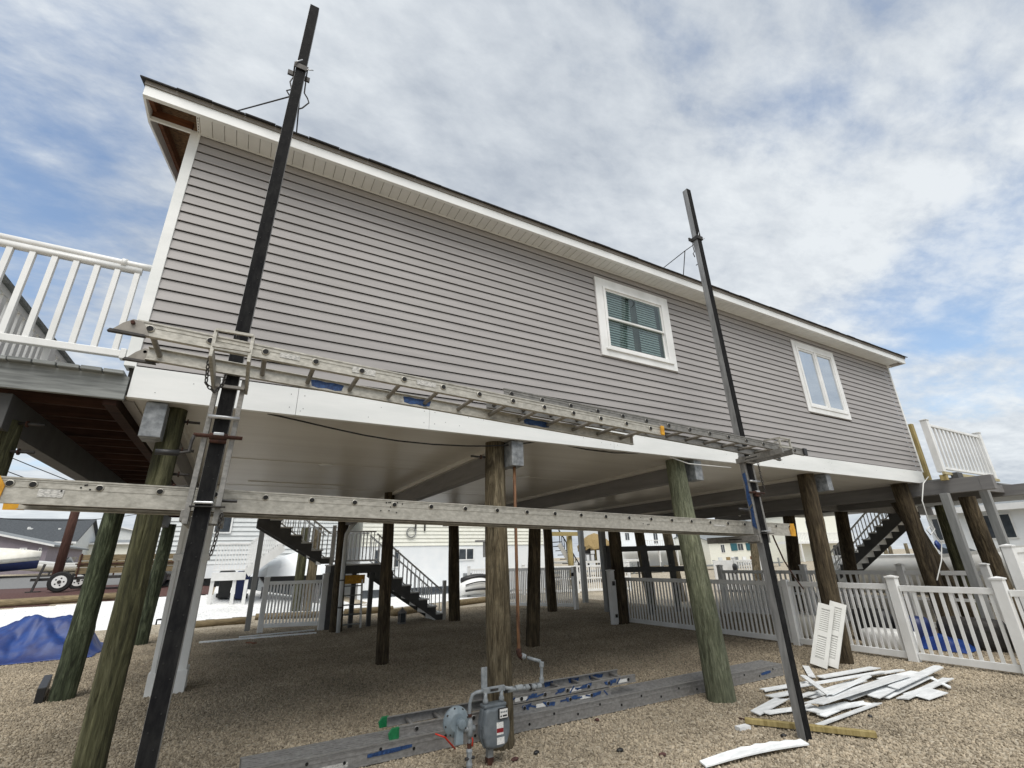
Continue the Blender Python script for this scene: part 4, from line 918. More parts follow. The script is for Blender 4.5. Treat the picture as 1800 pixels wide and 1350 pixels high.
    part('elbow', MB().tube([P(919, 1156, 4.75), e0+V(.012, 0, -.025), e0+V(0, 0, .0), e0+V(0, 0, .04)], .028, 10), MT['rust'], rp, True)
gas()

# ================================================================ decks
def railing(root, a, b, zb, zt, nb, mt, bw=.034, topw=.07, toph=.05, both=True, botz=.09, topname='top_rail'):
    a = Vector(a); b = Vector(b)
    part(topname, MB().bar(V(a.x, a.y, zt-toph/2), V(b.x, b.y, zt-toph/2), topw, toph), mt, root, bev=.008)
    part('bottom_rail', MB().bar(V(a.x, a.y, zb+botz), V(b.x, b.y, zb+botz), .05, .05), mt, root, bev=.005)
    d = b-a; ln = d.length; me = MB().box(-bw/2, bw/2, -bw/2, bw/2, zb+botz+.02, zt-toph-.001).mesh('baluster', mt); ang = math.atan2(d.y, d.x)
    for i in range(nb):
        p = a+d*((i+.5)/nb); link('baluster', me, root, (p.x, p.y, 0), (0, 0, ang))
def decks():
    dk = thing('deck_walkway', 'weathered grey deck walkway on reddish joists along the left end of the house', 'deck', (-1.7, 8, 3.0))
    zt = 3.275
    x = -2.13
    while x < -1.06:                        # boards run back along the house, ends showing at the rim
        e = min(x+.138, -.99); part('deck_board', MB().box(x, e-.006, WY-.10+random.uniform(-.01, .008), BACK+1, zt-.032, zt), MT['greywood'], dk, bev=.006); x += .14
    part('rim_joist', MB().box(-2.14, -.985, WY-.045, WY-.008, 3.045, zt-.033), MT['greywood'], dk)
    y = WY+.25
    while y < BACK+.8:
        part('joist', MB().box(-1.86, -1.075, y, y+.04, 3.03, zt-.034), MT['joist'], dk); y += .40
    part('deck_beam', MB().box(-1.80, -1.66, WY+.06, BACK+.9, 2.76, 3.028), MT['stairgrey'], dk, bev=.004)
    part('ledger', MB().box(-1.115, -1.03, WY-.006, BACK, 3.0, 3.075), MT['joist'], dk)
    r1 = thing('deck_railing', 'white vinyl deck railing with round top rail left of the house corner', 'railing', (-1.5, WY, zt))
    y0 = WY+.03
    part('top_rail', MB().tube([(-2.14, y0, 4.315), (-1.14, y0, 4.315), (-1.05, y0, 4.32)], .032, 12).bar((-2.14, y0, 4.262), (-1.12, y0, 4.262), .045, .05), MT['white'], r1, True)
    part('rail_collar', MB().tube([(-1.27, y0, 4.315), (-1.235, y0, 4.315)], .043, 12), MT['white'], r1, True)
    part('bottom_rail', MB().bar((-2.14, y0, 3.455), (-1.10, y0, 3.455), .05, .06), MT['white'], r1, bev=.005)
    part('rail_bracket', MB().box(-1.10, -1.06, y0-.035, y0+.035, 3.41, 3.50), MT['white'], r1, bev=.004)
    me = MB().box(-.019, .019, -.019, .019, 3.486, 4.236).mesh('baluster', MT['white'])
    x = -1.145
    while x > -2.14: link('baluster', me, r1, (x, y0, 0)); x -= .1385
    r2 = thing('deck_railing', 'white side railing with weathered grey cap along the outer edge of the walkway', 'railing', (-2.3, 8, zt))
    part('cap_board', MB().bar((-2.08, WY+.15, 4.06), (-2.08, BACK+.9, 4.06), .12, .035), MT['greywood'], r2)
    part('top_rail', MB().bar((-2.08, WY+.15, 4.01), (-2.08, BACK+.9, 4.01), .05, .06), MT['white'], r2)
    part('bottom_rail', MB().bar((-2.08, WY+.15, 3.40), (-2.08, BACK+.9, 3.40), .05, .05), MT['white'], r2)
    y = WY+.2; me = MB().box(-.018, .018, -.035, .035, 3.426, 3.979).mesh('baluster', MT['white'])
    while y < BACK+.8: link('baluster', me, r2, (-2.08, y, 0)); y += .125
    for y in (WY+1.6, WY+3.6, WY+5.6, WY+7.6): part('post', MB().box(-2.14, -2.02, y-.06, y+.06, zt+.001, 4.04), MT['white'], r2)
    # right-hand deck
    rd = thing('side_deck', 'grey painted deck on posts at the right end of the house', 'deck', (15, 6, 3))
    zt = 3.19
    part('rim_beam', MB().box(13.145, 22.5, 4.18, 4.24, 2.93, 3.12), MT['greybeam'], rd)
    part('outer_beam', MB().box(16.0, 16.14, 1.5, 12.5, 2.85, 3.1), MT['greybeam'], rd)
    part('mid_beam', MB().box(13.15, 22.5, 8.0, 8.12, 2.86, 3.12), MT['greybeam'], rd)
    x = 13.36; me = MB().box(0, .134, 4.17, 12.5, 3.125, 3.155).mesh('deck_board', MT['greypost'])
    while x < 22.4: link('deck_board', me, rd, (x, 0, 0)); x += .14
    part('blocking', MB().box(13.16, 13.42, 4.05, 4.17, 3.088, 3.23), MT['stairgrey'], rd)
    for (u, v, Y, nm) in ((1700, 960, 4.18, 0), (1775, 960, 3.72, 1)):
        p = Yp(u, v, Y); part('post', MB().box(p.x-.07, p.x+.07, Y, Y+.14, -.1, 2.79 if nm == 0 else 2.84), MT['greypost'], rd, bev=.006)
    rr = thing('deck_railing', 'white railing panel with two posts standing on the right deck edge', 'railing', (14, 4.2, 3.2))
    xa = Yp(1640, 785, 4.2).x; xb = Yp(1729, 795, 4.2).x; zr0 = 3.235
    for x in (xa, xb): 
        part('post', MB().box(x-.06, x+.06, 4.14, 4.26, zr0, zr0+1.13), MT['white'], rr, bev=.006)
        part('post_cap', MB().box(x-.072, x+.072, 4.128, 4.272, zr0+1.131, zr0+1.155), MT['white'], rr, bev=.006)
    railing(rr, (xa+.06, 4.2, 0), (xb-.06, 4.2, 0), zr0, zr0+1.07, 13, MT['white'], .04, .06, .06)
    part('base_board', MB().box(xa-.07, xb+.1, 4.13, 4.18, zr0-.06, zr0-.002), MT['paleboard'], rr)
    part('post_stub', MB().box(xa-.055, xa+.055, 4.14, 4.25, 3.06, zr0-.061), MT['pt'], rr)
    r3 = thing('deck_railing', 'white back railing glimpsed on the right deck behind the tan post', 'railing', (14, 8, 3.2))
    railing(r3, (13.4, 8.0, 0), (21, 8.0, 0), 3.16, 4.1, 40, MT['white'], .04)
    p = Yp(1615, 795, WY-.02)
    solo('corner_post', MB().box(13.385, 13.50, WY-.08, WY+.03, 3.09, 4.47), MT['pt'], 'yellowish pressure treated post at the right corner of the siding', 'post', bev=.004)
    # white cable and rag
    solo('white_cable', MB().tube([Yp(1632, 838, 4.55), Yp(1623, 850, 4.5), Yp(1621, 880, 4.5), Yp(1632, 915, 4.5), Yp(1643, 930, 4.5), Yp(1636, 940, 4.5), Yp(1629, 932, 4.5), Yp(1634, 926, 4.5), Yp(1644, 940, 4.5), Yp(1655, 955, 4.5), Yp(1655, 985, 4.5), Yp(1647, 1020, 4.5)], .011, 6), MT['cord'], 'white looped cable hanging from the right house corner', 'cable', None, True)
    q = Yp(1648, 958, 4.42); mb = MB(); rings = []
    for i in range(6):
        z = .09-i*.036; k = (.02, .07, .09, .085, .06, .03)[i]
        rings.append([(q.x+k*math.cos(a)*(1+.3*math.sin(a*3+i)), q.y+.4*k*math.sin(a), q.z+z) for a in [2*math.pi*j/10 for j in range(10)]])
    solo('blue_rag', mb.loft(rings), MT['bluetarp'], 'small blue rag bundle hanging on the white cable', 'rag', None, True)
decks()
def cables():
    pts = []
    for u, v, y in ((470, 727, 4.78), (520, 738, 4.8), (580, 752, 4.82), (640, 765, 4.83), (700, 775, 4.84), (760, 781, 4.85), (820, 784, 4.85), (856, 784, 4.85), (900, 782, 4.80), (940, 777, 4.78), (975, 779, 4.78), (1030, 790, 4.8), (1080, 796, 4.8), (1130, 797, 4.78)):
        pts.append(Yp(u, v, y))
    solo('black_cable', MB().tube(pts, .008, 6), MT['wire'], 'black cable sagging below the white skirt between the piles', 'cable', None, True)
    solo('pale_cable', MB().tube([Yp(1165, 800, 4.75), Yp(1185, 806, 4.72), Yp(1210, 815, 4.70), Yp(1240, 818, 4.69), Yp(1285, 822, 4.71)], .008, 6), MT['cord'], 'short pale cable dangling under the skirt beside the right scaffold pole', 'cable', None, True)
    pts = [Yp(1395, 985-45, 3.95), Yp(1400, 960, 4.0), Yp(1412, 1000, 4.0), Yp(1428, 1040, 4.0)]
    solo('red_rope', MB().tube([Yp(1352, 925, 3.9), Yp(1362, 950, 4.0), Yp(1378, 985, 4.1), Yp(1395, 1012, 4.2), Yp(1412, 1035, 4.3)], .010, 6), MT['rust'], 'dark red rope hanging from the end of the platform ladder', 'rope', None, True)
    # string lights under the far edge of the deck
    for i, (u, v) in enumerate(((1195, 893), (1228, 905), (1300, 905), (1388, 902), (1480, 895), (1528, 890))):
        p = Yp(u, v, 11); solo('string_bulb', MB().tube([p+V(0, 0, .06), p+V(0, 0, .03), p, p+V(0, 0, -.04), p+V(0, 0, -.06)], [.015, .02, .045, .035, .01], 8), MT['white'], 'small round bulb of the string lights under the right floor beam', 'bulb', 'string light bulbs', True)
cables()

# ================================================================ picket fences
PK = {}
def picket_mesh(z0, z1, w, t, m):
    k = (round(z0, 3), round(z1, 3), w, t, m.name)
    if k not in PK: PK[k] = MB().box(-w/2, w/2, -t/2, t/2, z0, z1).mesh('picket', m)
    return PK[k]
def fence_post(root, p, h, s=.125, cap=True, m=None):
    m = m or MT['white']; p = Vector(p); k = s/2
    o = part('post', MB().box(p.x-k, p.x+k, p.y-k, p.y+k, p.z-.05, p.z+h), m, root, bev=.004)
    if cap: part('post_cap', MB().box(p.x-k-.014, p.x+k+.014, p.y-k-.014, p.y+k+.014, p.z+h+.0005, p.z+h+.022).add([(p.x-k-.008, p.y-k-.008, p.z+h+.0225), (p.x+k+.008, p.y-k-.008, p.z+h+.0225), (p.x+k+.008, p.y+k+.008, p.z+h+.0225), (p.x-k-.008, p.y+k+.008, p.z+h+.0225), (p.x, p.y, p.z+h+.045)], [(3,2,1,0),(0,1,4),(1,2,4),(2,3,4),(3,0,4)]), m, o)
    return o
def fence_panel(root, a, b, zb, zt, sp, pw=.038, m=None, gap=.07, mid=False):
    m = m or MT['white']; a = Vector(a); b = Vector(b); d = b-a; ln = d.length; d.normalize(); ang = math.atan2(d.y, d.x)
    part('top_rail', MB().bar(V(a.x, a.y, zt-.045), V(b.x, b.y, zt-.045), .05, .09), m, root, bev=.004)
    part('bottom_rail', MB().bar(V(a.x, a.y, zb+.06), V(b.x, b.y, zb+.06), .05, .10), m, root, bev=.004)
    if mid: part('mid_rail', MB().bar(V(a.x, a.y, (zb+zt)/2), V(b.x, b.y, (zb+zt)/2), .045, .06), m, root)
    n = max(1, int(ln/sp)); me = picket_mesh(zb+.105, zt-.0905, pw, .02, m)
    for i in range(n):
        p = a+d*(ln*(i+.5)/n); link('picket', me, root, (p.x, p.y, 0), (0, 0, ang))
def fences():
    X = 9.93
    f = thing('picket_fence', 'white vinyl picket fence running back beside the house from the shutters to the gate', 'fence', (X, 7, 0))
    ps = [(9.72, 11.0), (9.85, 8.55), (9.95, 6.35), (9.96, 4.42)]
    for p in ps[1:3]: fence_post(f, (*p, 0), 1.20, .12, False)
    fence_post(f, (*ps[3], 0), 1.27, .135)
    for a, b in zip(ps, ps[1:]):
        d = (Vector(b)-Vector(a)).normalized()
        fence_panel(f, (a[0]+d.x*.07, a[1]+d.y*.07, 0), (b[0]-d.x*.07, b[1]-d.y*.07, 0), .03, 1.17, .098)
    g = thing('picket_fence', 'white vinyl picket panel right of the capped fence post by the debris pile', 'fence', (X, 3.8, 0))
    fence_post(g, (9.98, 3.05, 0), 1.27, .135)
    fence_panel(g, (9.96, 4.34, 0), (9.98, 3.13, 0), .03, 1.15, .118, .045)
    g2 = thing('picket_fence', 'white vinyl fence panel running past the last capped post', 'fence', (X, 2.5, 0))
    fence_panel(g2, (9.99, 2.97, 0), (10.1, 1.2, 0), .03, 1.13, .098); fence_post(g2, (10.12, 1.1, 0), 1.27, .135)
    pn = thing('vinyl_panel', 'tall solid white vinyl gate panel at the far right of the fence', 'gate', (11.2, 3.2, 0))
    fence_post(pn, (11.45, 3.22, 0), 1.72, .14); part('panel', MB().box(11.53, 12.9, 3.19, 3.25, .05, 1.62), MT['white'], pn); part('panel_inset', MB().box(11.63, 12.8, 3.178, 3.189, .5, 1.45), MT['trim'], pn); part('top_rail', MB().box(11.53, 12.9, 3.17, 3.27, 1.621, 1.70), MT['white'], pn)
    part('latch', MB().box(11.40, 11.50, 3.13, 3.148, 1.0, 1.05), MT['darksteel'], pn)
    # second fence line beyond
    s = thing('picket_fence', 'white picket fence of the next yard beyond the near fence with capped posts', 'fence', (13.6, 7, 0))
    qs = [(13.4, 10.6), (13.65, 8.1), (13.85, 5.9), (13.95, 4.4)]
    for p in qs: fence_post(s, (*p, 0), 1.36, .13)
    for a, b in zip(qs, qs[1:]):
        d = (Vector(b)-Vector(a)).normalized(); fence_panel(s, (a[0]+d.x*.07, a[1]+d.y*.07, 0), (b[0]-d.x*.07, b[1]-d.y*.07, 0), .06, 1.24, .13, .05, None, .07, True)
    # hinge post with latch at the inner end of the near fence
    gp = thing('gate_post', 'white gate post with black latch next to the black stained pile', 'post', (9.5, 11.1, 0))
    b = G(1081, 1098); fence_post(gp, (b.x, b.y, 0), 1.36, .15)
    part('latch', MB().box(b.x-.03, b.x+.05, b.y-.105, b.y-.078, .98, 1.09), MT['darksteel'], gp); part('hinge', MB().box(b.x-.02, b.x+.05, b.y-.10, b.y-.078, .18, .26), MT['darksteel'], gp)
    part('strike_board', MB().box(b.x+.085, b.x+.13, b.y-.06, b.y-.02, .05, 1.12), MT['white'], gp)
    og = thing('open_gate', 'white vinyl picket gate standing open behind the dark piles', 'gate', (10, 16, 0))
    a = V(8.9, 17.9, 0); b = V(10.85, 14.85, 0)
    fence_panel(og, a, b, .08, 1.40, .075, .045); fence_post(og, b, 1.42, .13, False); fence_post(og, a, 1.42, .13, False)
    br = part('brace', MB().bar(V(9.0, 17.75, .2), V(9.6, 16.8, .75), .03, .05), MT['white'], og)
    part('latch', MB().box(b.x-.16, b.x-.07, b.y-.06, b.y-.02, 1.1, 1.22), MT['darksteel'], og)
    ff = thing('picket_fence', 'bright white picket fence at the back of the lot beyond the open gate', 'fence', (14, 22, 0))
    cs = [(10.6, 23.6), (13.2, 22.5), (15.8, 21.4), (18.4, 20.3)]
    for p in cs: fence_post(ff, (*p, 0), 1.42, .13)
    for a, b in zip(cs, cs[1:]): fence_panel(ff, (*a, 0), (*b, 0), .06, 1.32, .115, .05, None, .07, True)
    f3 = thing('picket_fence', 'bright white fence with solid panel and dark wreath beyond the near fence', 'fence', (24, 17, 0))
    a = Yp(1255, 1000, 16.5); m_ = Yp(1292, 1000, 16.2); b = Yp(1336, 1000, 15.8)
    fence_post(f3, (m_.x, m_.y, 0), 1.5, .14)
    part('solid_panel', MB().bar(V(a.x, a.y, .75), V(m_.x-.08, m_.y, .75), .04, 1.3), MT['white'], f3)
    fence_panel(f3, V(m_.x+.08, m_.y, 0), V(b.x, b.y, 0), .06, 1.4, .13, .06)
    fence_post(f3, (b.x, b.y, 0), 1.5, .14)
    wq = Yp(1291, 1000, 16.0); mb = MB()
    mb.loft([[(wq.x+.16*k*math.cos(t)*(1+.2*math.sin(3*t)), wq.y-.12*s_, wq.z+.30*k*math.sin(t)*(1+.15*math.cos(2*t))) for t in [2*math.pi*j/14 for j in range(14)]] for k, s_ in ((.8, 0), (1, .3), (.9, .7), (.3, 1))])
    solo('dark_wreath', mb, MT['blackpl'], 'dark bundle hanging on the bright far fence post', 'bundle', None, True)
    # grey gate left at the back, in shade
    gg = thing('picket_gate', 'grey white picket gate panel beside the downspout under the stairs', 'gate', (1.6, 15.4, 0))
    a = G(456, 1113); b = G(563, 1108)
    fence_post(gg, a, 1.42, .14); fence_post(gg, b, 1.46, .16); fence_panel(gg, a+V(.08, -.04, 0), b-V(.09, -.04, 0), .12, 1.32, .085, .045)
    # dark railing frame behind the piles
    fr = thing('railing_frame', 'dark grey wooden rail frame between the piles above the picket fence', 'railing', (11, 11.8, 0))
    Y = 11.9
    def P(u, v): return Yp(u, v, Y)
    for v0, v1 in ((966, 962), (1002, 999)): part('rail', MB().bar(P(1068, v0), P(1222, v1), .05, .16), MT['stairgrey'], fr)
    for u in (1072, 1137, 1183): p = P(u, 985); part('post', MB().box(p.x-.10, p.x+.10, Y+.03, Y+.13, -.05, 2.05), MT['stairgrey'], fr)
fences()

# ================================================================ stairs behind and beside the house
def flight(root, x0, z0, dx, rise, run, n, y0, y1, rail=True, rail_side='front', nb=2):
    # dx = +1 / -1 : direction in which the flight descends
    x1 = x0+dx*run*n; z1 = z0-rise*n
    for y in (y0, y1-.05):
        pts = []
        for i in range(n):
            xa = x0+dx*run*i; za = z0-rise*i
            pts += [(xa, y, za-.04), (xa+dx*run, y, za-.04)]
        pts += [(x1, y, z1+.02), (x1-dx*run*.9, y, z1+.02-.0), (x0, y, z0-.04-.36)]
        part('stringer', MB().prism(pts, (0, .05, 0)), MT['stairgrey'], root)
    for i in range(n):
        xa = x0+dx*run*i; za = z0-rise*i
        part('tread', MB().box(min(xa, xa+dx*(run+.03)), max(xa, xa+dx*(run+.03)), y0-.03, y1+.03, za-.038, za), MT['tread'], root)
        part('riser', MB().box(xa-.008, xa+.008, y0+.06, y1-.06, za-rise+.002, za-.04), MT['tread'], root)
    if rail:
        for y in (y0+.03, y1-.03):
            a = V(x0, y, z0+.86); b = V(x1-dx*.1, y, z1+.86+.09*0)
            part('handrail', MB().bar(a, b, .05, .045), MT['railgrey'], root)
            lo = V(0, 0, -.74); part('lower_rail', MB().bar(a+lo, b+lo, .035, .035), MT['railgrey'], root)
            nb_ = n*nb
            me = MB().box(-.012, .012, -.012, .012, -.72, -.02).mesh('baluster', MT['railgrey'])
            for i in range(nb_):
                p = a.lerp(b, (i+.5)/nb_); link('baluster', me, root, p)
    return x1, z1
def stairs():
    st = thing('outdoor_staircase', 'dark grey two flight staircase with landing and balusters behind the piles', 'staircase', (4, 15.7, 0))
    y0, y1 = 15.35, 16.35; zl = 1.73
    part('landing', MB().box(2.5, 3.78, y0, y1, zl-.27, zl-.04), MT['stairgrey'], st); part('landing_board', MB().box(2.48, 3.8, y0-.03, y1+.03, zl-.039, zl), MT['tread'], st)
    flight(st, 3.78, zl, 1, zl/8, .285, 8, y0, y1)
    flight(st, .42, 3.2, 1, (3.2-zl)/7, .297, 7, y0, y1)
    railing(st, (2.55, y0+.03, 0), (3.75, y0+.03, 0), zl, zl+.95, 11, MT['railgrey'], .024, .05, .045)
    railing(st, (2.55, y1-.03, 0), (3.75, y1-.03, 0), zl, zl+.95, 11, MT['railgrey'], .024, .05, .045)
    for x in (2.56, 3.2, 3.72): part('post', MB().box(x-.06, x+.06, y0+.06, y0+.18, 0, zl-.27), MT['stairgrey'], st)
    part('newel', MB().box(6.0, 6.1, y0-.02, y0+.08, 0, 1.15), MT['tread'], st)
    part('newel', MB().box(2.44, 2.54, y0-.02, y0+.08, zl, zl+1.1), MT['railgrey'], st)
    p = G(434, 1110); solo('grey_post', MB().box(p.x-.07, p.x+.07, p.y, p.y+.14, -.05, 3.2), MT['greypost'], 'square grey post left of the shaded picket gate', 'post')
    p = G(1032, 1060); solo('grey_post', MB().box(p.x-.09, p.x+.09, p.y, p.y+.18, -.05, 3.2), MT['greypost'], 'square grey post in front of the bright back fence', 'post')
    p = Yp(1066, 1000, 13.4); solo('grey_post', MB().box(p.x-.09, p.x+.09, 13.4, 13.58, -.05, 3.08), MT['greypost'], 'square grey post directly left of the black stained pile', 'post')
    s2 = thing('outdoor_staircase', 'dark grey staircase with pale treads descending from the right deck', 'staircase', (0, 0, 0))
    flight(s2, 0, 3.12, 1, .208, .25, 15, 0, 1.1)
    s2.location = (20.7, 7.75, 0); s2.rotation_euler = (0, 0, R_(90))
    # downspout
    ds = MB().tube([Yp(628, 915, 14.45), Yp(616, 928, 14.45), Yp(609, 940, 14.45), Yp(607, 955, 14.45), Yp(601, 1020, 14.45), Yp(594, 1112, 14.45)], .055, 10)
    o = solo('downspout', ds, MT['paleside'], 'pale grey bent downspout strapped to a dark pile', 'downspout', None, True)
    for v, u in ((1020, 601), (1068, 597)): q = Yp(u, v, 14.45); part('strap', MB().tube([q+V(0, 0, -.02), q+V(0, 0, .02)], .062, 10), MT['stairgrey'], o)
    # white boxed column
    cl = thing('boxed_column', 'white panelled box column behind the left scaffold pole', 'column', (-.60, 9.8, 0))
    x0, x1, ya, yb = -.83, -.40, 9.58, 10.0
    part('core', MB().box(x0, x1, ya, yb, 0, 3.08), MT['soffit'], cl, bev=.004)
    part('plinth', MB().box(x0-.03, x1+.03, ya-.03, yb+.03, -.02, .30), MT['soffit'], cl, bev=.004)
    part('collar', MB().box(x0-.03, x1+.03, ya-.03, yb+.03, 1.86, 1.96), MT['soffit'], cl, bev=.004)
    for a, b in ((x0-.008, x0+.05), (x1-.05, x1+.008)): part('corner_board', MB().box(a, b, ya-.015, ya+.04, .301, 1.859), MT['soffit'], cl)
    for a, b in ((x0-.008, x0+.05), (x1-.05, x1+.008)): part('corner_board', MB().box(a, b, ya-.015, ya+.04, 1.961, 3.07), MT['soffit'], cl)
    part('tap', MB().tube([(x0-.012, ya+.25, 1.0), (x0-.09, ya+.25, 1.0), (x0-.09, ya+.25, .93)], .014, 8), MT['darksteel'], cl)
    # small things at the back edge
    for (a, b, lb) in (((350, 1131), (556, 1114), 'long white trim strip lying on the gravel below the shaded gate'), ((420, 1122), (552, 1109), 'second white strip lying behind the long one')):
        solo('trim_strip', MB().bar(G(*a)+V(0, 0, .02), G(*b)+V(0, 0, .02), .11, .035), MT['debris'], lb, 'trim strip', 'white strips on the gravel by the shaded gate')
    p = G(441, 1131); solo('wood_scrap', MB().bar(p+V(-.08, .1, .015), p+V(.08, -.16, .015), .09, .03), MT['rawwood'], 'small brown wood scrap beside the white strips', 'wood scrap')
    p = G(112, 1232); solo('drain_block', MB().bar(G(66, 1238)+V(0, 0, .10), G(78, 1214)+V(0, 0, .12), .10, .2), MT['blackpl'], 'black plastic block leaning at the foot of the cracked green pile', 'block', bev=.01)
    sl_ = thing('wooden_steps', 'wooden step ladder with yellow board on top below the landing', 'step ladder', G(612, 1108))
    b = G(614, 1106)
    for x in (-.28, .30): part('stile', MB().bar(b+V(x, 0, 0), b+V(x+.0, .25, 1.32), .04, .09, (0, 1, 0)), MT['soffit'], sl_)
    for i in range(5): z = .12+.25*i; part('step', MB().bar(b+V(-.26, .25*z/1.3, z), b+V(.28, .25*z/1.3, z), .10, .03), MT['greywood'], sl_)
    part('top_board', MB().box(b.x-.33, b.x+.37, b.y+.2, b.y+.24, 1.18, 1.42), MT['yellow'], sl_)
    q = G(706, 1097)
    ln = thing('lantern', 'small grey lantern standing on the gravel beside the stairs', 'lantern', q)
    part('base', MB().box(q.x-.1, q.x+.1, q.y-.1, q.y+.1, 0, .05), MT['greybeam'], ln); part('glass', MB().box(q.x-.075, q.x+.075, q.y-.075, q.y+.075, .051, .30), MT['farglass'], ln)
    for sx in (-1, 1):
        for sy in (-1, 1): part('frame_bar', MB().box(q.x+sx*.085-.012, q.x+sx*.085+.012, q.y+sy*.085-.012, q.y+sy*.085+.012, .051, .30), MT['greybeam'], ln)
    part('roof', MB().tube([(q.x, q.y, .301), (q.x, q.y, .34), (q.x, q.y, .42), (q.x, q.y, .46)], [.15, .12, .03, .015], 8), MT['greybeam'], ln)
    # timbers edging the white gravel
    def log(u0, v0, u1, v1, r, lb):
        a = Gz(u0, v0); c = Gz(u1, v1); solo('landscape_timber', MB().tube([a+V(0, 0, r*.8), a.lerp(c, .5)+V(.0, .02, r*.8), c+V(0, 0, r*.8)], r, 10), MT['log'], lb, 'timber', 'timbers edging the white gravel', True)
    log(340, 1104, 440, 1096, .11, 'weathered timber edging the white gravel left of the grey post')
    log(605, 1082, 690, 1076, .12, 'weathered timber seen below the stair landing')
    log(690, 1084, 760, 1072, .13, 'round timber end beside the lantern')
    log(800, 1066, 905, 1052, .13, 'weathered timber below the covered raft')
    log(448, 1090, 566, 1085, .11, 'weathered timber seen through the shaded gate')
    log(-40, 1070, 260, 1050, .13, 'squared tan timber between the white gravel and the red mulch')
stairs()

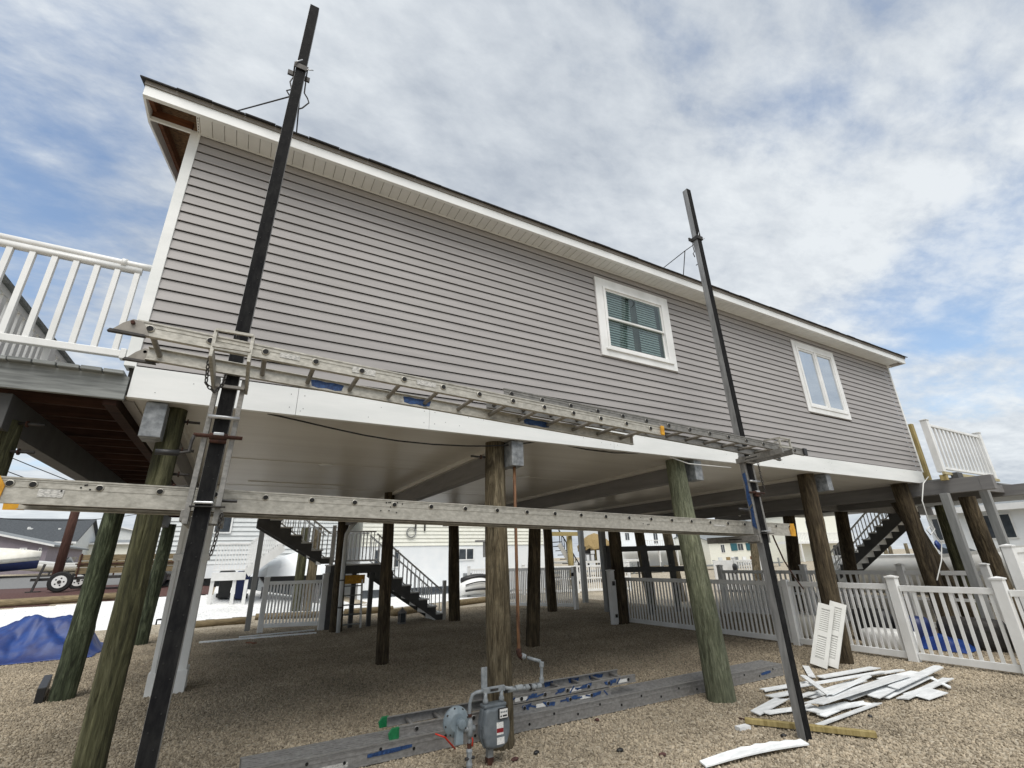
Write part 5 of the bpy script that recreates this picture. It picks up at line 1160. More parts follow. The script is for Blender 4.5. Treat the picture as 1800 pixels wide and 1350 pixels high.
# ================================================================ debris, shutters, tarp
def debris():
    Z = lambda x, y: (1280+x/3.4615, 1100+y/3.4615)
    L = [((520, 470), (1060, 300), .20, .14, .014), ((505, 522), (760, 470), .16, .07, .018), ((880, 430), (1135, 300), .13, .10, .016), ((945, 436), (1215, 308), .10, .05, .016),
         ((1000, 372), (1280, 245), .11, .13, .02), ((1055, 442), (1340, 315), .12, .025, .018), ((1140, 430), (1262, 388), .26, .05, .012), ((1225, 310), (1345, 370), .06, .07, .02),
         ((455, 300), (615, 415), .07, .17, .018), ((215, 388), (520, 338), .09, .05, .016), ((165, 527), (325, 440), .12, .03, .016), ((255, 428), (410, 398), .10, .06, .016),
         ((232, 526), (415, 500), .09, .02, .015), ((545, 600), (915, 465), .07, .02, .018), ((470, 240), (512, 312), .09, .03, .016), ((620, 412), (860, 300), .08, .17, .016),
         ((400, 368), (945, 275), .06, .14, .02), ((560, 310), (900, 250), .13, .06, .016), ((830, 300), (1060, 265), .14, .08, .016), ((720, 482), (850, 462), .08, .04, .016),
         ((385, 445), (520, 400), .09, .10, .016), ((480, 430), (800, 330), .16, .04, .015), ((700, 440), (1010, 330), .15, .09, .014), ((560, 545), (740, 470), .10, .03, .015), ((395, 520), (520, 480), .10, .03, .015), ((930, 330), (1150, 280), .14, .11, .014)]
    rn = random.Random(2)
    for i, (a, b, w, z, t) in enumerate(L):
        z = max(.042, z*.8); p = G(*Z(*a), z); q = G(*Z(*b), z+rn.uniform(-.01, .02))
        d = (q-p); dn = d.normalized(); s = dn.cross(V(0, 0, 1)).normalized()*(w/2); nn = V(rn.uniform(-.12, .12), rn.uniform(-.12, .12), 1).normalized()
        # torn outline: ragged ends
        k0 = [rn.uniform(-.03, .03) for _ in range(3)]; k1 = [rn.uniform(-.05, .05) for _ in range(3)]
        top = [p-s+dn*k0[0], p+dn*k0[1], p+s+dn*k0[2], p.lerp(q, .5)+s*(1+rn.uniform(-.06, .04)), q+s+dn*k1[0], q+dn*k1[1], q-s+dn*k1[2], p.lerp(q, .5)-s*(1+rn.uniform(-.06, .04))]
        top = [v+V(0, 0, (v-p).dot(s.normalized())*nn.x) for v in top]
        t *= .65; mb = MB().prism([v-V(0, 0, t) for v in top], V(0, 0, t))
        lab = 'white torn trim board lying in the debris heap by the picket fence'; grp = 'torn white boards in the debris heap'
        if i == 0: lab = 'widest white trim board on top of the debris heap'; 
        if i == 13: lab = 'narrow white strip lying alone in front of the debris heap'
        if i == 14: lab = 'short white scrap standing near the foot of the shutters'
        if i == 6: lab = 'short wide white board piece at the fence side end of the debris heap'
        solo('trim_board', mb, MT['debris'], lab, 'trim board', grp)
    # torn strip in front
    p = G(1236, 1352); q = G(1422, 1315); d = (q-p); s = d.normalized().cross(V(0, 0, 1))
    top = []; n = 14
    for i in range(n+1):
        t = i/n; top.append(p+d*t+s*(-.035-.06*math.sin(t*2.6)+(.016 if i % 2 else -.012)*(t > .4))+V(0, 0, .05+.02*math.sin(t*3)))
    for i in range(n, -1, -1):
        t = i/n; top.append(p+d*t+s*(.03*(1-t)+.012)+V(0, 0, .035+.02*math.sin(t*3)))
    solo('trim_strip', MB().prism([v-V(0, 0, .012) for v in top], V(0, 0, .012)), MT['debris'], 'long torn white strip lying on the gravel below the right scaffold pole', 'trim strip')
    solo('wood_stake', MB().bar(G(1311, 1275)+V(0, 0, .045), G(1543, 1301)+V(0, 0, .045), .06, .05), MT['pt'], 'tan wooden stake lying on the gravel across the foot of the silver pole', 'stake', bev=.004)
    solo('trim_block', MB().bar(G(1297, 1285)+V(0, 0, .02), G(1316, 1281)+V(0, 0, .02), .07, .035), MT['debris'], 'small white block of trim lying beside the wooden stake', 'block')
    solo('dark_stick', MB().bar(G(1298, 1264)+V(0, 0, .008), G(1322, 1269)+V(0, 0, .008), .02, .014), MT['rust'], 'short dark stick on the gravel near the white block', 'stick')
    # shutters against the pile
    def shutter(b0, b1, t0, lab):
        b0 = Vector(b0); b1 = Vector(b1); t0 = Vector(t0); wv = b1-b0; hv = t0-b0; W_ = wv.length; H_ = hv.length
        h = hv.normalized(); w = (wv-h*wv.dot(h)).normalized(); n = w.cross(h); b0 = b0+V(0, 0, max(0, -w.z*W_))
        root = thing('shutter', lab, 'shutter', b0, 'louvred shutters leaning on the pile')
        P = lambda a, b, c=0: b0+w*a+h*b+n*c
        def bar(nm, a0, a1, c0, c1, th=.03, mm=None):
            return part(nm, MB().loft([[P(a0, c0, -th/2), P(a1, c0, -th/2), P(a1, c0, th/2), P(a0, c0, th/2)], [P(a0, c1, -th/2), P(a1, c1, -th/2), P(a1, c1, th/2), P(a0, c1, th/2)]]), mm or MT['shutter'], root)
        f = .055
        bar('stile', 0, f, 0, H_); bar('stile', W_-f, W_, 0, H_)
        zz = [(0, .12), (H_*.47, H_*.47+.07), (H_-.08, H_)]
        for a, b in zz: bar('cross_rail', f, W_-f, a+.0005, b-.0005, .029)
        for (a, b) in ((zz[0][1], zz[1][0]), (zz[1][1], zz[2][0])):
            mb = MB(); k = int((b-a)/.032)
            for i in range(k):
                c = a+(b-a)*(i+.5)/k
                mb.loft([[P(f, c-.012, -.010), P(f, c-.008, -.012), P(f, c+.014, .008), P(f, c+.010, .010)], [P(W_-f, c-.012, -.010), P(W_-f, c-.008, -.012), P(W_-f, c+.014, .008), P(W_-f, c+.010, .010)]])
            o = part('louvres', mb, MT['shutter'], root); o['kind'] = 'stuff'
        bar('back_panel', f, W_-f, .13, H_-.09, .004, MT['shutter'])
    B0 = G(1426, 1175); B1 = G(1460, 1178)
    B1 = B0+(B1-B0).normalized()*.23
    T0 = Xp(1440, 1066, 8.68)
    shutter(B0+V(0, 0, .01), B1+V(0, 0, .01), T0, 'front louvred white shutter leaning against the dark pile')
    s = V(.14, -.09, 0)
    shutter(B0+s+V(0, 0, .01), B1+s+V(0, 0, .01), T0+s+V(.02, -.02, .02), 'rear louvred white shutter tucked behind the front one')
    # blue tarp heap
    x0, x1, y0, y1 = -5.6, -2.35, 14.4, 16.6; nx, ny = 90, 60; mb = MB()
    px, py = Yp(78, 1090, 15.4).x, 15.45
    for j in range(ny+1):
        for i in range(nx+1):
            x = x0+(x1-x0)*i/nx; y = y0+(y1-y0)*j/ny
            e = min(1, min(i/nx, 1-i/nx)*9, min(j/ny, 1-j/ny)*7)
            h = .66*math.exp(-((x-px)/.75)**2-((y-py)/.55)**2)+.42*math.exp(-((x-px+1.3)/.9)**2-((y-py-.1)/.6)**2)+.30*math.exp(-((x-px-.75)/.5)**2-((y-py+.1)/.5)**2)
            a = math.atan2(y-py, x-px); r = math.hypot(x-px, y-py)
            fold = .085*abs(math.sin(a*4.5+2.5*noise.noise((x, y, 3))))*min(1, r*1.6)*math.exp(-r*.35)+.14*(abs(noise.noise((x*1.6+y, y*1.2, 1)))-.1)+.07*abs(noise.noise((x*4-y*2, y*2, 2)))+.02*abs(noise.noise((x*12, y*9, 2)))
            mb.v.append((x+.05*noise.noise((x*3, y*3, 7)), y+.12*noise.noise((x*1.5, 0, 5)), .02+e*max(0, h+fold)))
    for j in range(ny):
        for i in range(nx): a = j*(nx+1)+i; mb.f.append((a, a+1, a+nx+2, a+nx+1))
    o = solo('blue_tarp', mb, MT['bluetarp'], 'crumpled blue tarp heaped over something left of the green pile', 'tarp', None, True)
    o.modifiers.new('thick', 'SOLIDIFY').thickness = .006
    a = G(-30, 1168); b = G(92, 1152); solo('pale_board', MB().bar(a+V(0, 0, .03), b+V(0, 0, .03), .10, .05), MT['paleboard'], 'pale yellow board holding down the front edge of the blue tarp', 'board', bev=.004)
    # tarps and toys seen through the picket fence
    mb = MB(); n = 26
    q = G(1668, 1150); 
    for j in range(n+1):
        for i in range(n+1):
            x = q.x+.15+1.0*i/n; y = q.y-.2+1.1*j/n; e = min(1, min(i, n-i)/5, min(j, n-j)/5); mb.v.append((x, y, .02+e*(.16+.10*noise.noise((x*3, y*3, 0))+.04*noise.noise((x*9, y*9, 0)))))
    for j in range(n):
        for i in range(n): a = j*(n+1)+i; mb.f.append((a, a+1, a+n+2, a+n+1))
    solo('blue_tarp', mb, MT['bluetarp'], 'low crumpled blue tarp behind the picket panel beside the debris', 'tarp', None, True)
    for (u, v, X, sx, sy, sz, mm, lab, cat) in ((1560, 1105, 10.9, .5, .9, .32, 'boatwhite', 'long white float lying behind the picket fence', 'float'), (1600, 1085, 11.6, .5, .5, .5, 'navy', 'dark blue storage bin behind the capped fence post', 'bin'), (1420, 1075, 11.2, .6, 1.2, .4, 'wrap', 'pale covered bundle behind the picket fence near the silver pole', 'bundle'), (1530, 1075, 11.5, .4, .7, .6, 'blackpl', 'black bin standing behind the picket fence', 'bin'), (1700, 1080, 12.0, .5, 1.0, .5, 'darksteel', 'dark low cart behind the right fence panel', 'cart')):
        q = Xp(u, v, X); rings = []
        for k, zz in ((.86, 0), (1, .15), (1, .75), (.9, .96), (.7, 1)):
            rings.append([(q.x+sx/2*k*math.copysign(abs(math.cos(t))**.6, math.cos(t)), q.y+sy/2*k*math.copysign(abs(math.sin(t))**.6, math.sin(t)), sz*zz) for t in [2*math.pi*j/18 for j in range(18)]])
        solo(cat.replace(' ', '_'), MB().loft(rings), MT[mm], lab, cat, None, True)
debris()

# ================================================================ neighbours
def win(root, x0, x1, z0, z1, y, fm=None, gm=None, frame=.07, bars=1, axis='y', sash=True):
    fm = fm or MT['white']; gm = gm or MT['farglass']
    def bx(a, b, c, d, e, f): return MB().box(a, b, c, d, e, f) if axis == 'y' else MB().box(c, d, a, b, e, f)
    w = part('window', bx(x0, x1, y-.05, y-.002, z0, z1), fm, root)
    n = bars+1; wd = (x1-x0-frame*(n+1))/n
    for i in range(n):
        a = x0+frame+i*(wd+frame); part('pane', bx(a, a+wd, y-.058, y-.0505, z0+frame, z1-frame), gm, w)
def far_house(name, label, x0, x1, y0, y1, z0, zw, zr, ridge, wm, rm, wins=(), group='houses of the neighbourhood', over=.35, found=None):
    root = thing(name, label, 'house', ((x0+x1)/2, (y0+y1)/2, z0), group)
    part('wall', MB().box(x0, x1, y0, y1, z0-.3, zw), wm, root)
    t = .12
    if ridge == 'x':
        ym = (y0+y1)/2; k = (zr-zw)/(ym-y0)
        a = [(x0-.3, y0-over, zw-k*over), (x0-.3, ym, zr), (x0-.3, y1+over, zw-k*over), (x0-.3, y1+over, zw-k*over+t), (x0-.3, ym, zr+t), (x0-.3, y0-over, zw-k*over+t)]
        part('roof', MB().prism(a, (x1-x0+.6, 0, 0)), rm, root)
        part('gable', MB().prism([(x0, y0, zw), (x0, ym, zr), (x0, y1, zw)], (x1-x0, 0, 0)), wm, root)
        part('eave_trim', MB().box(x0-.3, x1+.3, y0-over-.03, y0-over-.001, zw-k*over-.05, zw-k*over+t), MT['white'], root)
    else:
        xm = (x0+x1)/2; k = (zr-zw)/(xm-x0)
        a = [(x0-over, y0-.3, zw-k*over), (xm, y0-.3, zr), (x1+over, y0-.3, zw-k*over), (x1+over, y0-.3, zw-k*over+t), (xm, y0-.3, zr+t), (x0-over, y0-.3, zw-k*over+t)]
        part('roof', MB().prism(a, (0, y1-y0+.6, 0)), rm, root)
        part('gable', MB().prism([(x0, y0, zw), (xm, y0, zr), (x1, y0, zw)], (0, y1-y0, 0)), wm, root)
        part('rake_trim', MB().prism([(p[0], y0-.33, p[2]) for p in a[:3]]+[(p[0], y0-.33, p[2]) for p in a[3:]], (0, .028, 0)), MT['white'], root)
    for w in wins: win(root, *w)
    return root
def Zp(u, v, Y): return Yp(u, v, Y).z
def X_(u, v, Y): return Yp(u, v, Y).x
def neighbours():
    # cream house behind
    Y = 26.5; xa, xb = X_(635, 960, Y), X_(957, 960, Y); zf = Zp(800, 959, Y)
    h = thing('cream_house', 'cream sided house on a white painted ground floor behind the lot', 'house', (xa, Y, 0), 'houses of the neighbourhood')
    part('ground_floor', MB().box(xa, xb, Y, Y+9, -.2, zf), MT['whitewall'], h)
    up_ = part('upper_wall', MB().box(xa, xb, Y+.02, Y+9, zf+.001, zf+2.9), MT['cream'], h)
    z = zf+.01
    while z < zf+2.8:
        part('siding_board', MB().prism([(xa, Y-.045, z), (xa, Y+.01, z), (xa, Y-.005, z+.195)], (xb-xa-.12, 0, 0)), MT['cream'], up_); z += .2
    part('corner_trim', MB().box(xb-.12, xb+.03, Y-.06, Y+.1, zf, zf+2.9), MT['white'], h)
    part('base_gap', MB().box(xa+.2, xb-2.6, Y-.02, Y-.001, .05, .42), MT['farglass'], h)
    part('roof', MB().prism([(xa-.4, Y-.5, zf+2.85), (xa-.4, Y+4.5, zf+4.5), (xa-.4, Y+9.5, zf+2.85), (xa-.4, Y+9.5, zf+3.0), (xa-.4, Y+4.5, zf+4.65), (xa-.4, Y-.5, zf+3.0)], (xb-xa+.8, 0, 0)), MT['roofgrey'], h)
    win(h, X_(805, 970, Y), X_(833, 970, Y), Zp(818, 985, Y), Zp(818, 963, Y), Y, bars=1)
    v0 = Yp(822, 1013, Y); part('vent', MB().box(v0.x-.28, v0.x+.28, Y-.05, Y-.001, v0.z-.17, v0.z+.17), MT['roofgrey'], h)
    for u in (655, 672, 690):
        win(h, X_(u, 990, Y), X_(u+12, 990, Y), Zp(u, 1002, Y)+.1, Zp(u, 965, Y), Y, bars=0)
    q = Yp(722, 936, Y); part('hose_reel', MB().tube([q+V(.26*math.cos(t), -.1, .26*math.sin(t)) for t in [2*math.pi*i/14 for i in range(15)]], .035, 6, False), MT['greypost'], h, True)
    for du in (8, 24): q2 = Yp(722+du, 924, Y); part('conduit', MB().tube([q2+V(0, -.08, -.3), q2+V(0, -.08, .9)], .045, 6), MT['darksteel'], h)
    q = Yp(852, 953, Y-3); el = thing('wall_lamp', 'dark hooded lamp box on a pole behind the grey brown pile', 'lamp', q); part('hood', MB().box(q.x-.5, q.x+.35, q.y-.15, q.y+.15, q.z+.0, q.z+.10), MT['greybeam'], el); part('box', MB().box(q.x-.05, q.x+.3, q.y-.12, q.y+.12, q.z-.75, q.z-.001), MT['greybeam'], el); part('pole', MB().box(q.x+.22, q.x+.30, q.y+.121, q.y+.19, -.1, q.z-.001), MT['greybeam'], el)
    # pale grey house with white entry stairs
    Y = 25.5; xa, xb = X_(376, 960, Y)-2.6, X_(600, 960, Y)
    p = thing('pale_house', 'pale grey sided raised house with white entry stairs behind the column', 'house', (xa, Y, 0), 'houses of the neighbourhood')
    zf = Zp(470, 990, Y)
    pw = part('wall', MB().box(xa, xb, Y, Y+8, zf, zf+4), MT['paleside'], p)
    z = zf+.01
    while z < zf+3.9: part('siding_board', MB().prism([(xa, Y-.05, z), (xa, Y-.001, z), (xa, Y-.006, z+.19)], (xb-xa, 0, 0)), MT['paleside'], pw); z += .2
    part('skirt', MB().box(xa, xb, Y-.03, Y-.005, zf-.55, zf-.001), MT['whitewall'], p)
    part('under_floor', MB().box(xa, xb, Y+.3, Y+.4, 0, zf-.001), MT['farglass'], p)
    win(p, X_(383, 920, Y)-.15, X_(409, 920, Y), Zp(395, 938, Y), Zp(395, 905, Y), Y-.05, bars=0)
    part('roof', MB().prism([(xa-.4, Y-.5, zf+3.9), (xa-.4, Y+4, zf+5.4), (xa-.4, Y+8.5, zf+3.9), (xa-.4, Y+8.5, zf+4.1), (xa-.4, Y+4, zf+5.6), (xa-.4, Y-.5, zf+4.1)], (xb-xa+.8, 0, 0)), MT['roofgrey'], p)
    for i in range(6): x = xa+.4+i*(xb-xa-.8)/5; part('pier', MB().box(x-.15, x+.15, Y+.02, Y+.3, 0, zf-.56), MT['roofgrey'], p)
    # its entry landing and stairs
    Y = 21.6; e = thing('entry_stairs', 'white entry landing and stairs with balusters beyond the boxed column', 'staircase', (0, Y, .4))
    xl, xr = X_(374, 1000, Y), X_(434, 1000, Y); zf = Zp(405, 1006, Y)
    part('landing', MB().box(xl, xr, Y, Y+1.6, zf-.28, zf), MT['white'], e)
    railing(e, (xl, Y+.04, 0), (xr, Y+.04, 0), zf, zf+1.05, 11, MT['white'], .045, .07, .07)
    for u in (372, 411, 432):
        x = X_(u, 1030, Y); part('leg', MB().box(x-.06, x+.06, Y+.05, Y+.17, gz(x, Y)-.1, zf-.281), MT['white'], e)
    a = V(xr, Y+.04, zf); b = Yp(503, 927, Y+.04); n = 9
    for yy in (Y+.04, Y+1.5):
        part('stringer', MB().bar(V(xr, yy, zf-.05), V(b.x, yy, b.z-.75), .06, .32), MT['white'], e)
        part('handrail', MB().bar(V(xr, yy, zf+1.05), V(b.x, yy, b.z+.3), .06, .07), MT['white'], e)
        for i in range(16):
            t = (i+.5)/16; x = xr+(b.x-xr)*t; z0 = zf+.1+(b.z-.75-zf)*t; z1 = zf+1.03+(b.z+.28-zf-1.05)*t; part('baluster', MB().box(x-.022, x+.022, yy-.022, yy+.022, z0, z1), MT['white'], e)
    for i in range(n):
        t = (i+.5)/n; x = xr+(b.x-xr)*t; z = zf+(b.z-.65-zf)*(i+1)/n; part('tread', MB().box(x-.2, x+.2, Y+.08, Y+1.46, z-.04, z), MT['white'], e)
    # covered boat below
    cv = thing('covered_boat', 'white tarp covered boat peaked like a tent behind the shaded gate', 'boat', (2, 23.4, .5))
    pk = [Yp(u, v, 23.6) for u, v in ((452, 1004), (470, 990), (520, 975), (560, 985), (592, 1002))]; rings = []
    for i, q in enumerate(pk):
        zb = Zp(470, 1013, 23.6); k = (.3, .9, 1.1, 1.0, .4)[i]
        rings.append([V(q.x, 23.6-k, zb), V(q.x, 23.6-k*.6, zb+(q.z-zb)*.6+.05), V(q.x, 23.6, q.z+.1), V(q.x, 23.6+k*.6, zb+(q.z-zb)*.6), V(q.x, 23.6+k, zb)])
    part('cover', MB().loft(rings), MT['whitewall'], cv)
    zb = Zp(470, 1013, 23.6); part('hull', MB().prism([(pk[0].x+.1, 22.9, zb-.02), (pk[4].x-.1, 22.9, zb-.02), (pk[4].x-.5, 22.9, zb-.4), (pk[0].x+.4, 22.9, zb-.4)], (0, 1.4, 0)), MT['blackpl'], cv)
    for x in (pk[1].x, pk[3].x): part('stand', MB().box(x-.1, x+.1, 23.0, 23.2, gz(x, 23.1)-.1, zb-.401), MT['greybeam'], cv)
    for (u, mm, lb) in ((391, 'blackpl', 'black wheeled rubbish bin under the white entry landing'), (421, 'navy', 'navy blue recycling bin under the white entry landing')):
        q = Gz(u, 1058); q = V(q.x, 22.6, gz(q.x, 22.6)); b_ = thing('wheeled_bin', lb, 'bin', q, 'bins under the landing')
        part('body', MB().loft([[(q.x-.24*k, q.y-.26*k, q.z+z), (q.x+.24*k, q.y-.26*k, q.z+z), (q.x+.24*k, q.y+.26*k, q.z+z), (q.x-.24*k, q.y+.26*k, q.z+z)] for k, z in ((.8, .04), (1, .95))]), MT[mm], b_, bev=.03)
        part('lid', MB().loft([[(q.x-.27*k, q.y-.29*k, q.z+z), (q.x+.27*k, q.y-.29*k, q.z+z), (q.x+.27*k, q.y+.29*k, q.z+z), (q.x-.27*k, q.y+.29*k, q.z+z)] for k, z in ((1, .951), (1, .99), (.7, 1.05))]), MT[mm], b_)
        for s in (-1, 1): part('wheel', MB().tube([(q.x+s*.20, q.y+.26, q.z+.1), (q.x+s*.26, q.y+.26, q.z+.1)], .10, 14), MT['tyre'], b_)
    for i, u in enumerate((505, 521)):
        q = Gz(u, 1052); pile((q.x, 20.6, gz(q.x, 20.6)), (q.x+.05, 20.6, 3.1), .34, .34, PILE['greybrown' if i else 'olive'], ('brown' if i == 0 else 'pale grey')+' pile of the twin pair beyond the shaded gate', 50+i, group='twin piles beyond the gate')
    # inflatable raft
    q = G(838, 1050); r = thing('covered_raft', 'white and black covered watercraft lying on the white gravel behind the stairs', 'watercraft', q)
    X0 = X_(806, 1045, 23.5); X1 = X_(872, 1045, 23.5); rings = []; n = 14
    for i in range(n+1):
        t = i/n; x = X0+(X1-X0)*t; k = math.sin(math.pi*min(1, .08+t*.95))**.5; hh = .30+.62*k*(.75+.25*math.sin(t*3))
        rings.append([(x, 23.5+.62*k*math.cos(a), .06+hh*(.5+.5*math.sin(a))**.8*(1 if True else 0)) for a in [2*math.pi*j/16 for j in range(16)]])
    part('hull', MB().loft(rings), MT['boatwhite'], r, True)
    for f, w_ in ((.62, .03), (.28, .05)):
        pts = [(X0+(X1-X0)*t, 23.5-.66*math.sin(math.pi*min(1, .08+t*.95))**.5, .1+f*(.25+.75*math.sin(math.pi*min(1, .08+t*.95))**.5)) for t in [i/12 for i in range(1, 13)]]
        part('black_stripe', MB().tube(pts, w_, 6), MT['blackpl'], r, True)
    part('black_cover', MB().loft([[(X0+(X1-X0)*t, 23.5+.45*math.sin(math.pi*t)*math.cos(a), .75+.22*math.sin(math.pi*t)+.12*math.sin(a)) for a in [2*math.pi*j/10 for j in range(10)]] for t in (.06, .2, .4, .6, .8, .97)]), MT['blackpl'], r, True)
neighbours()
def boat(name, label, p, L_, Wd, Hh, ang, hm, cover=None, trailer=True):
    root = thing(name, label, 'boat', p, 'boats parked along the street'); p = Vector(p)
    rings = []; rot = Matrix.Rotation(ang, 3, 'Z'); n = 14
    def T(x, y, z): return p+rot @ V(x, y, z)
    base = .55
    for i in range(n+1):
        t = i/n; x = L_*(t-.5); k = min(1, (1-t)*2.6)**.55 if t > .5 else 1; k = max(k, .04); rise = .35*max(0, t-.6)/.4
        w = Wd/2*k
        rings.append([T(x, -w, base+Hh+rise), T(x, -w*.92, base+Hh*.45+rise*.9), T(x, -w*.45, base+.08+rise*.7), T(x, 0, base+rise*.8), T(x, w*.45, base+.08+rise*.7), T(x, w*.92, base+Hh*.45+rise*.9), T(x, w, base+Hh+rise)])
    part('hull', MB().loft(rings), hm, root, True)
    st = [[r[0]+V(0, 0, -.06), r[0]+V(0, 0, .04), r[6]+V(0, 0, .04), r[6]+V(0, 0, -.06)] for r in rings]
    part('gunwale', MB().loft(st), MT['boatwhite'], root)
    if cover:
        rr = []
        for i, r in enumerate(rings):
            t = i/n; h = cover*(math.sin(math.pi*min(1, .2+t*.72)))**.8
            a, b = r[0], r[6]; m_ = (a+b)/2
            rr.append([a+V(0, 0, -.18), a+V(0, 0, .05), a.lerp(m_, .55)+V(0, 0, h*.75), m_+V(0, 0, h), b.lerp(m_, .55)+V(0, 0, h*.75), b+V(0, 0, .05), b+V(0, 0, -.18)])
        part('cover', MB().loft(rr), MT['wrap'], root, True)
    else:
        part('windscreen', MB().prism([T(L_*.05, -Wd*.35, base+Hh+.04), T(L_*.12, -Wd*.3, base+Hh+.04), T(L_*.02, -Wd*.3, base+Hh+.4)], rot @ V(0, Wd*.66, 0)), MT['farglass'], root)
        part('outboard', MB().bar(T(-L_*.53, 0, base+.1), T(-L_*.53, 0, base+Hh+.5), .35, .4, (0, 1, 0)), MT['blackpl'], root, bev=.05)
    if trailer:
        part('trailer_frame', MB().bar(T(-L_*.5, -.5, .42), T(L_*.62, 0, .42), .08, .1).bar(T(-L_*.5, .5, .42), T(L_*.62, 0, .42), .08, .1), MT['darksteel'], root)
        for s in (-1, 1):
            c = T(-L_*.15, s*Wd*.46, .32); dv = rot @ V(0, s*.1, 0)
            w = part('wheel', MB().tube([c-dv, c+dv], .32, 20), MT['tyre'], root, bev=.03); part('rim', MB().tube([c+dv*1.02, c+dv*1.1], .18, 16), MT['boatwhite'], w)
        part('jack_stand', MB().bar(T(L_*.58, 0, -.0), T(L_*.58, 0, .6), .08, .08, (0, 1, 0)), MT['darksteel'], root)
    return root
def left_background():
    g = lambda x, y: gz(x, y)
    # utility trailer
    Y = 25.2; x0 = X_(64, 1040, Y)
    t = thing('utility_trailer', 'low utility trailer with wooden sides and white wheels parked on the mulch', 'trailer', (x0, Y, g(x0, Y)))
    zg = g(x0, Y); L_ = 4.6; wx = x0+.4
    part('deck', MB().box(x0+.9, x0+L_, Y, Y+1.7, zg+.42, zg+.52), MT['darksteel'], t)
    for yy in (Y, Y+1.66):
        for zz in (.62, .86, 1.10): part('side_board', MB().box(x0+.95, x0+L_, yy, yy+.03, zg+zz, zg+zz+.21), MT['log'], t)
        for k in range(5): x = x0+1.0+k*.85; part('side_post', MB().box(x, x+.05, yy-.051, yy-.001, zg+.5, zg+1.35), MT['rust'], t)
        part('top_rail', MB().box(x0+.9, x0+L_, yy-.055, yy-.004, zg+.95, zg+1.0), MT['rust'], t)
    for (cx_, yy) in ((wx, Y-.25), (x0+3.35, Y-.25), (wx+.1, Y+1.9)):
        c = V(cx_+.25, yy, zg+.36); w = part('wheel', MB().tube([c+V(0, -.11, 0), c+V(0, .11, 0)], .36, 24), MT['tyre'], t, bev=.04)
        part('rim', MB().tube([c+V(0, -.125, 0), c+V(0, -.112, 0)], .22, 18), MT['boatwhite'], w)
        part('hub', MB().tube([c+V(0, -.15, 0), c+V(0, -.126, 0)], .06, 10), MT['darksteel'], w)
        for k in range(5): a = k*1.257; part('lug_hole', MB().tube([c+V(.13*math.cos(a), -.128, .13*math.sin(a)), c+V(.13*math.cos(a), -.1255, .13*math.sin(a))], .028, 8), MT['black'], w)
    part('tongue', MB().bar(V(x0+1.0, Y+.85, zg+.45), V(x0-.35, Y+.3, zg+.45), .1, .1), MT['darksteel'], t)
    part('jack', MB().bar(V(x0-.2, Y+.2, zg+.02), V(x0-.05, Y+.25, zg+1.0), .07, .07, (0, 1, 0)).bar(V(x0-.35, Y+.2, zg+.03), V(x0+.05, Y+.2, zg+.03), .2, .04), MT['darksteel'], t)
    # utility pole and post boxes
    q = Gz(99, 1012); Y = 27.2; xx = X_(103, 1000, Y); u = thing('utility_pole', 'brown wooden utility pole behind the trailer', 'utility pole', (xx, Y, g(xx, Y)))
    part('shaft', MB().tube([(xx, Y, g(xx, Y)-.2), (xx, Y, 9.5)], [.17, .13], 14), MT['utility'], u, True); part('cross_arm', MB().box(xx-1.1, xx+1.1, Y-.2, Y-.09, 8.8, 8.95), MT['utility'], u)
    # boats
    p = V(X_(62, 1000, 38)-3.7, 38, g(-20, 38)-.35); boat('covered_boat', 'boat shrink wrapped in white parked across the street', p, 7.4, 2.2, .55, R_(4), MT['navy'], .95)
    p = V(X_(128, 1003, 42), 42, g(-12, 42)-.5); boat('speed_boat', 'long white speedboat on a trailer beyond the utility pole', p, 6.4, 2.0, .55, R_(176), MT['boatwhite'])
    # houses over the street
    Y = 46; x1 = X_(80, 980, Y); zg = 1.6
    m = far_house('mauve_house', 'low mauve grey house with white trim behind the wrapped boat', x1-13, x1, Y, Y+9, zg, Zp(78, 959, Y), Zp(-110, 915, Y), 'y', MT['mauve'], MT['roofgrey'], [(X_(33, 970, Y), X_(46, 970, Y), Zp(40, 973, Y), Zp(40, 963, Y), Y), (X_(-5, 970, Y)-.5, X_(11, 970, Y), Zp(5, 972, Y), Zp(5, 964, Y), Y), (X_(67, 970, Y), X_(72, 970, Y), Zp(70, 978, Y), Zp(70, 963, Y), Y)])
    Y = 60; x1 = X_(130, 950, Y)
    k = far_house('dark_roof_house', 'pale house under a broad dark shingle roof beyond the mauve house', x1-26, x1, Y, Y+9, 1.6, Zp(90, 951, Y), Zp(90, 914, Y+4.5), 'x', MT['paleside'], MT['roofdark'], [(X_(80, 960, Y), X_(92, 960, Y), Zp(85, 964, Y), Zp(85, 955, Y), Y)], over=.4)
    for (u_, v_) in ((14, 941), (49, 935), (53, 937), (103, 937)):
        q = Yp(u_, v_, Y+2.2); part('vent_pipe', MB().tube([q+V(0, 0, -.6), q+V(0, 0, .45)], .12, 8), MT['boatwhite'], k)
    Y = 66; x0 = X_(133, 950, Y)
    far_house('cream_cottage', 'pale yellow cottage right of the dark roofed house', x0, x0+8, Y, Y+8, 1.6, Zp(145, 956, Y), Zp(145, 948, Y), 'x', MT['cream'], MT['roofgrey'], [(X_(150, 970, Y), X_(154, 970, Y), Zp(150, 975, Y), Zp(150, 963, Y), Y)])
    Y = 80; x0 = X_(138, 940, Y); far_house('tall_house', 'taller pale blue grey house far behind the cottage', x0, x0+7, Y, Y+8, 1.6, Zp(145, 938, Y), Zp(150, 926, Y), 'y', MT['paleside'], MT['roofdark'], [(X_(141, 950, Y), X_(145, 950, Y), Zp(143, 955, Y), Zp(143, 945, Y), Y)])
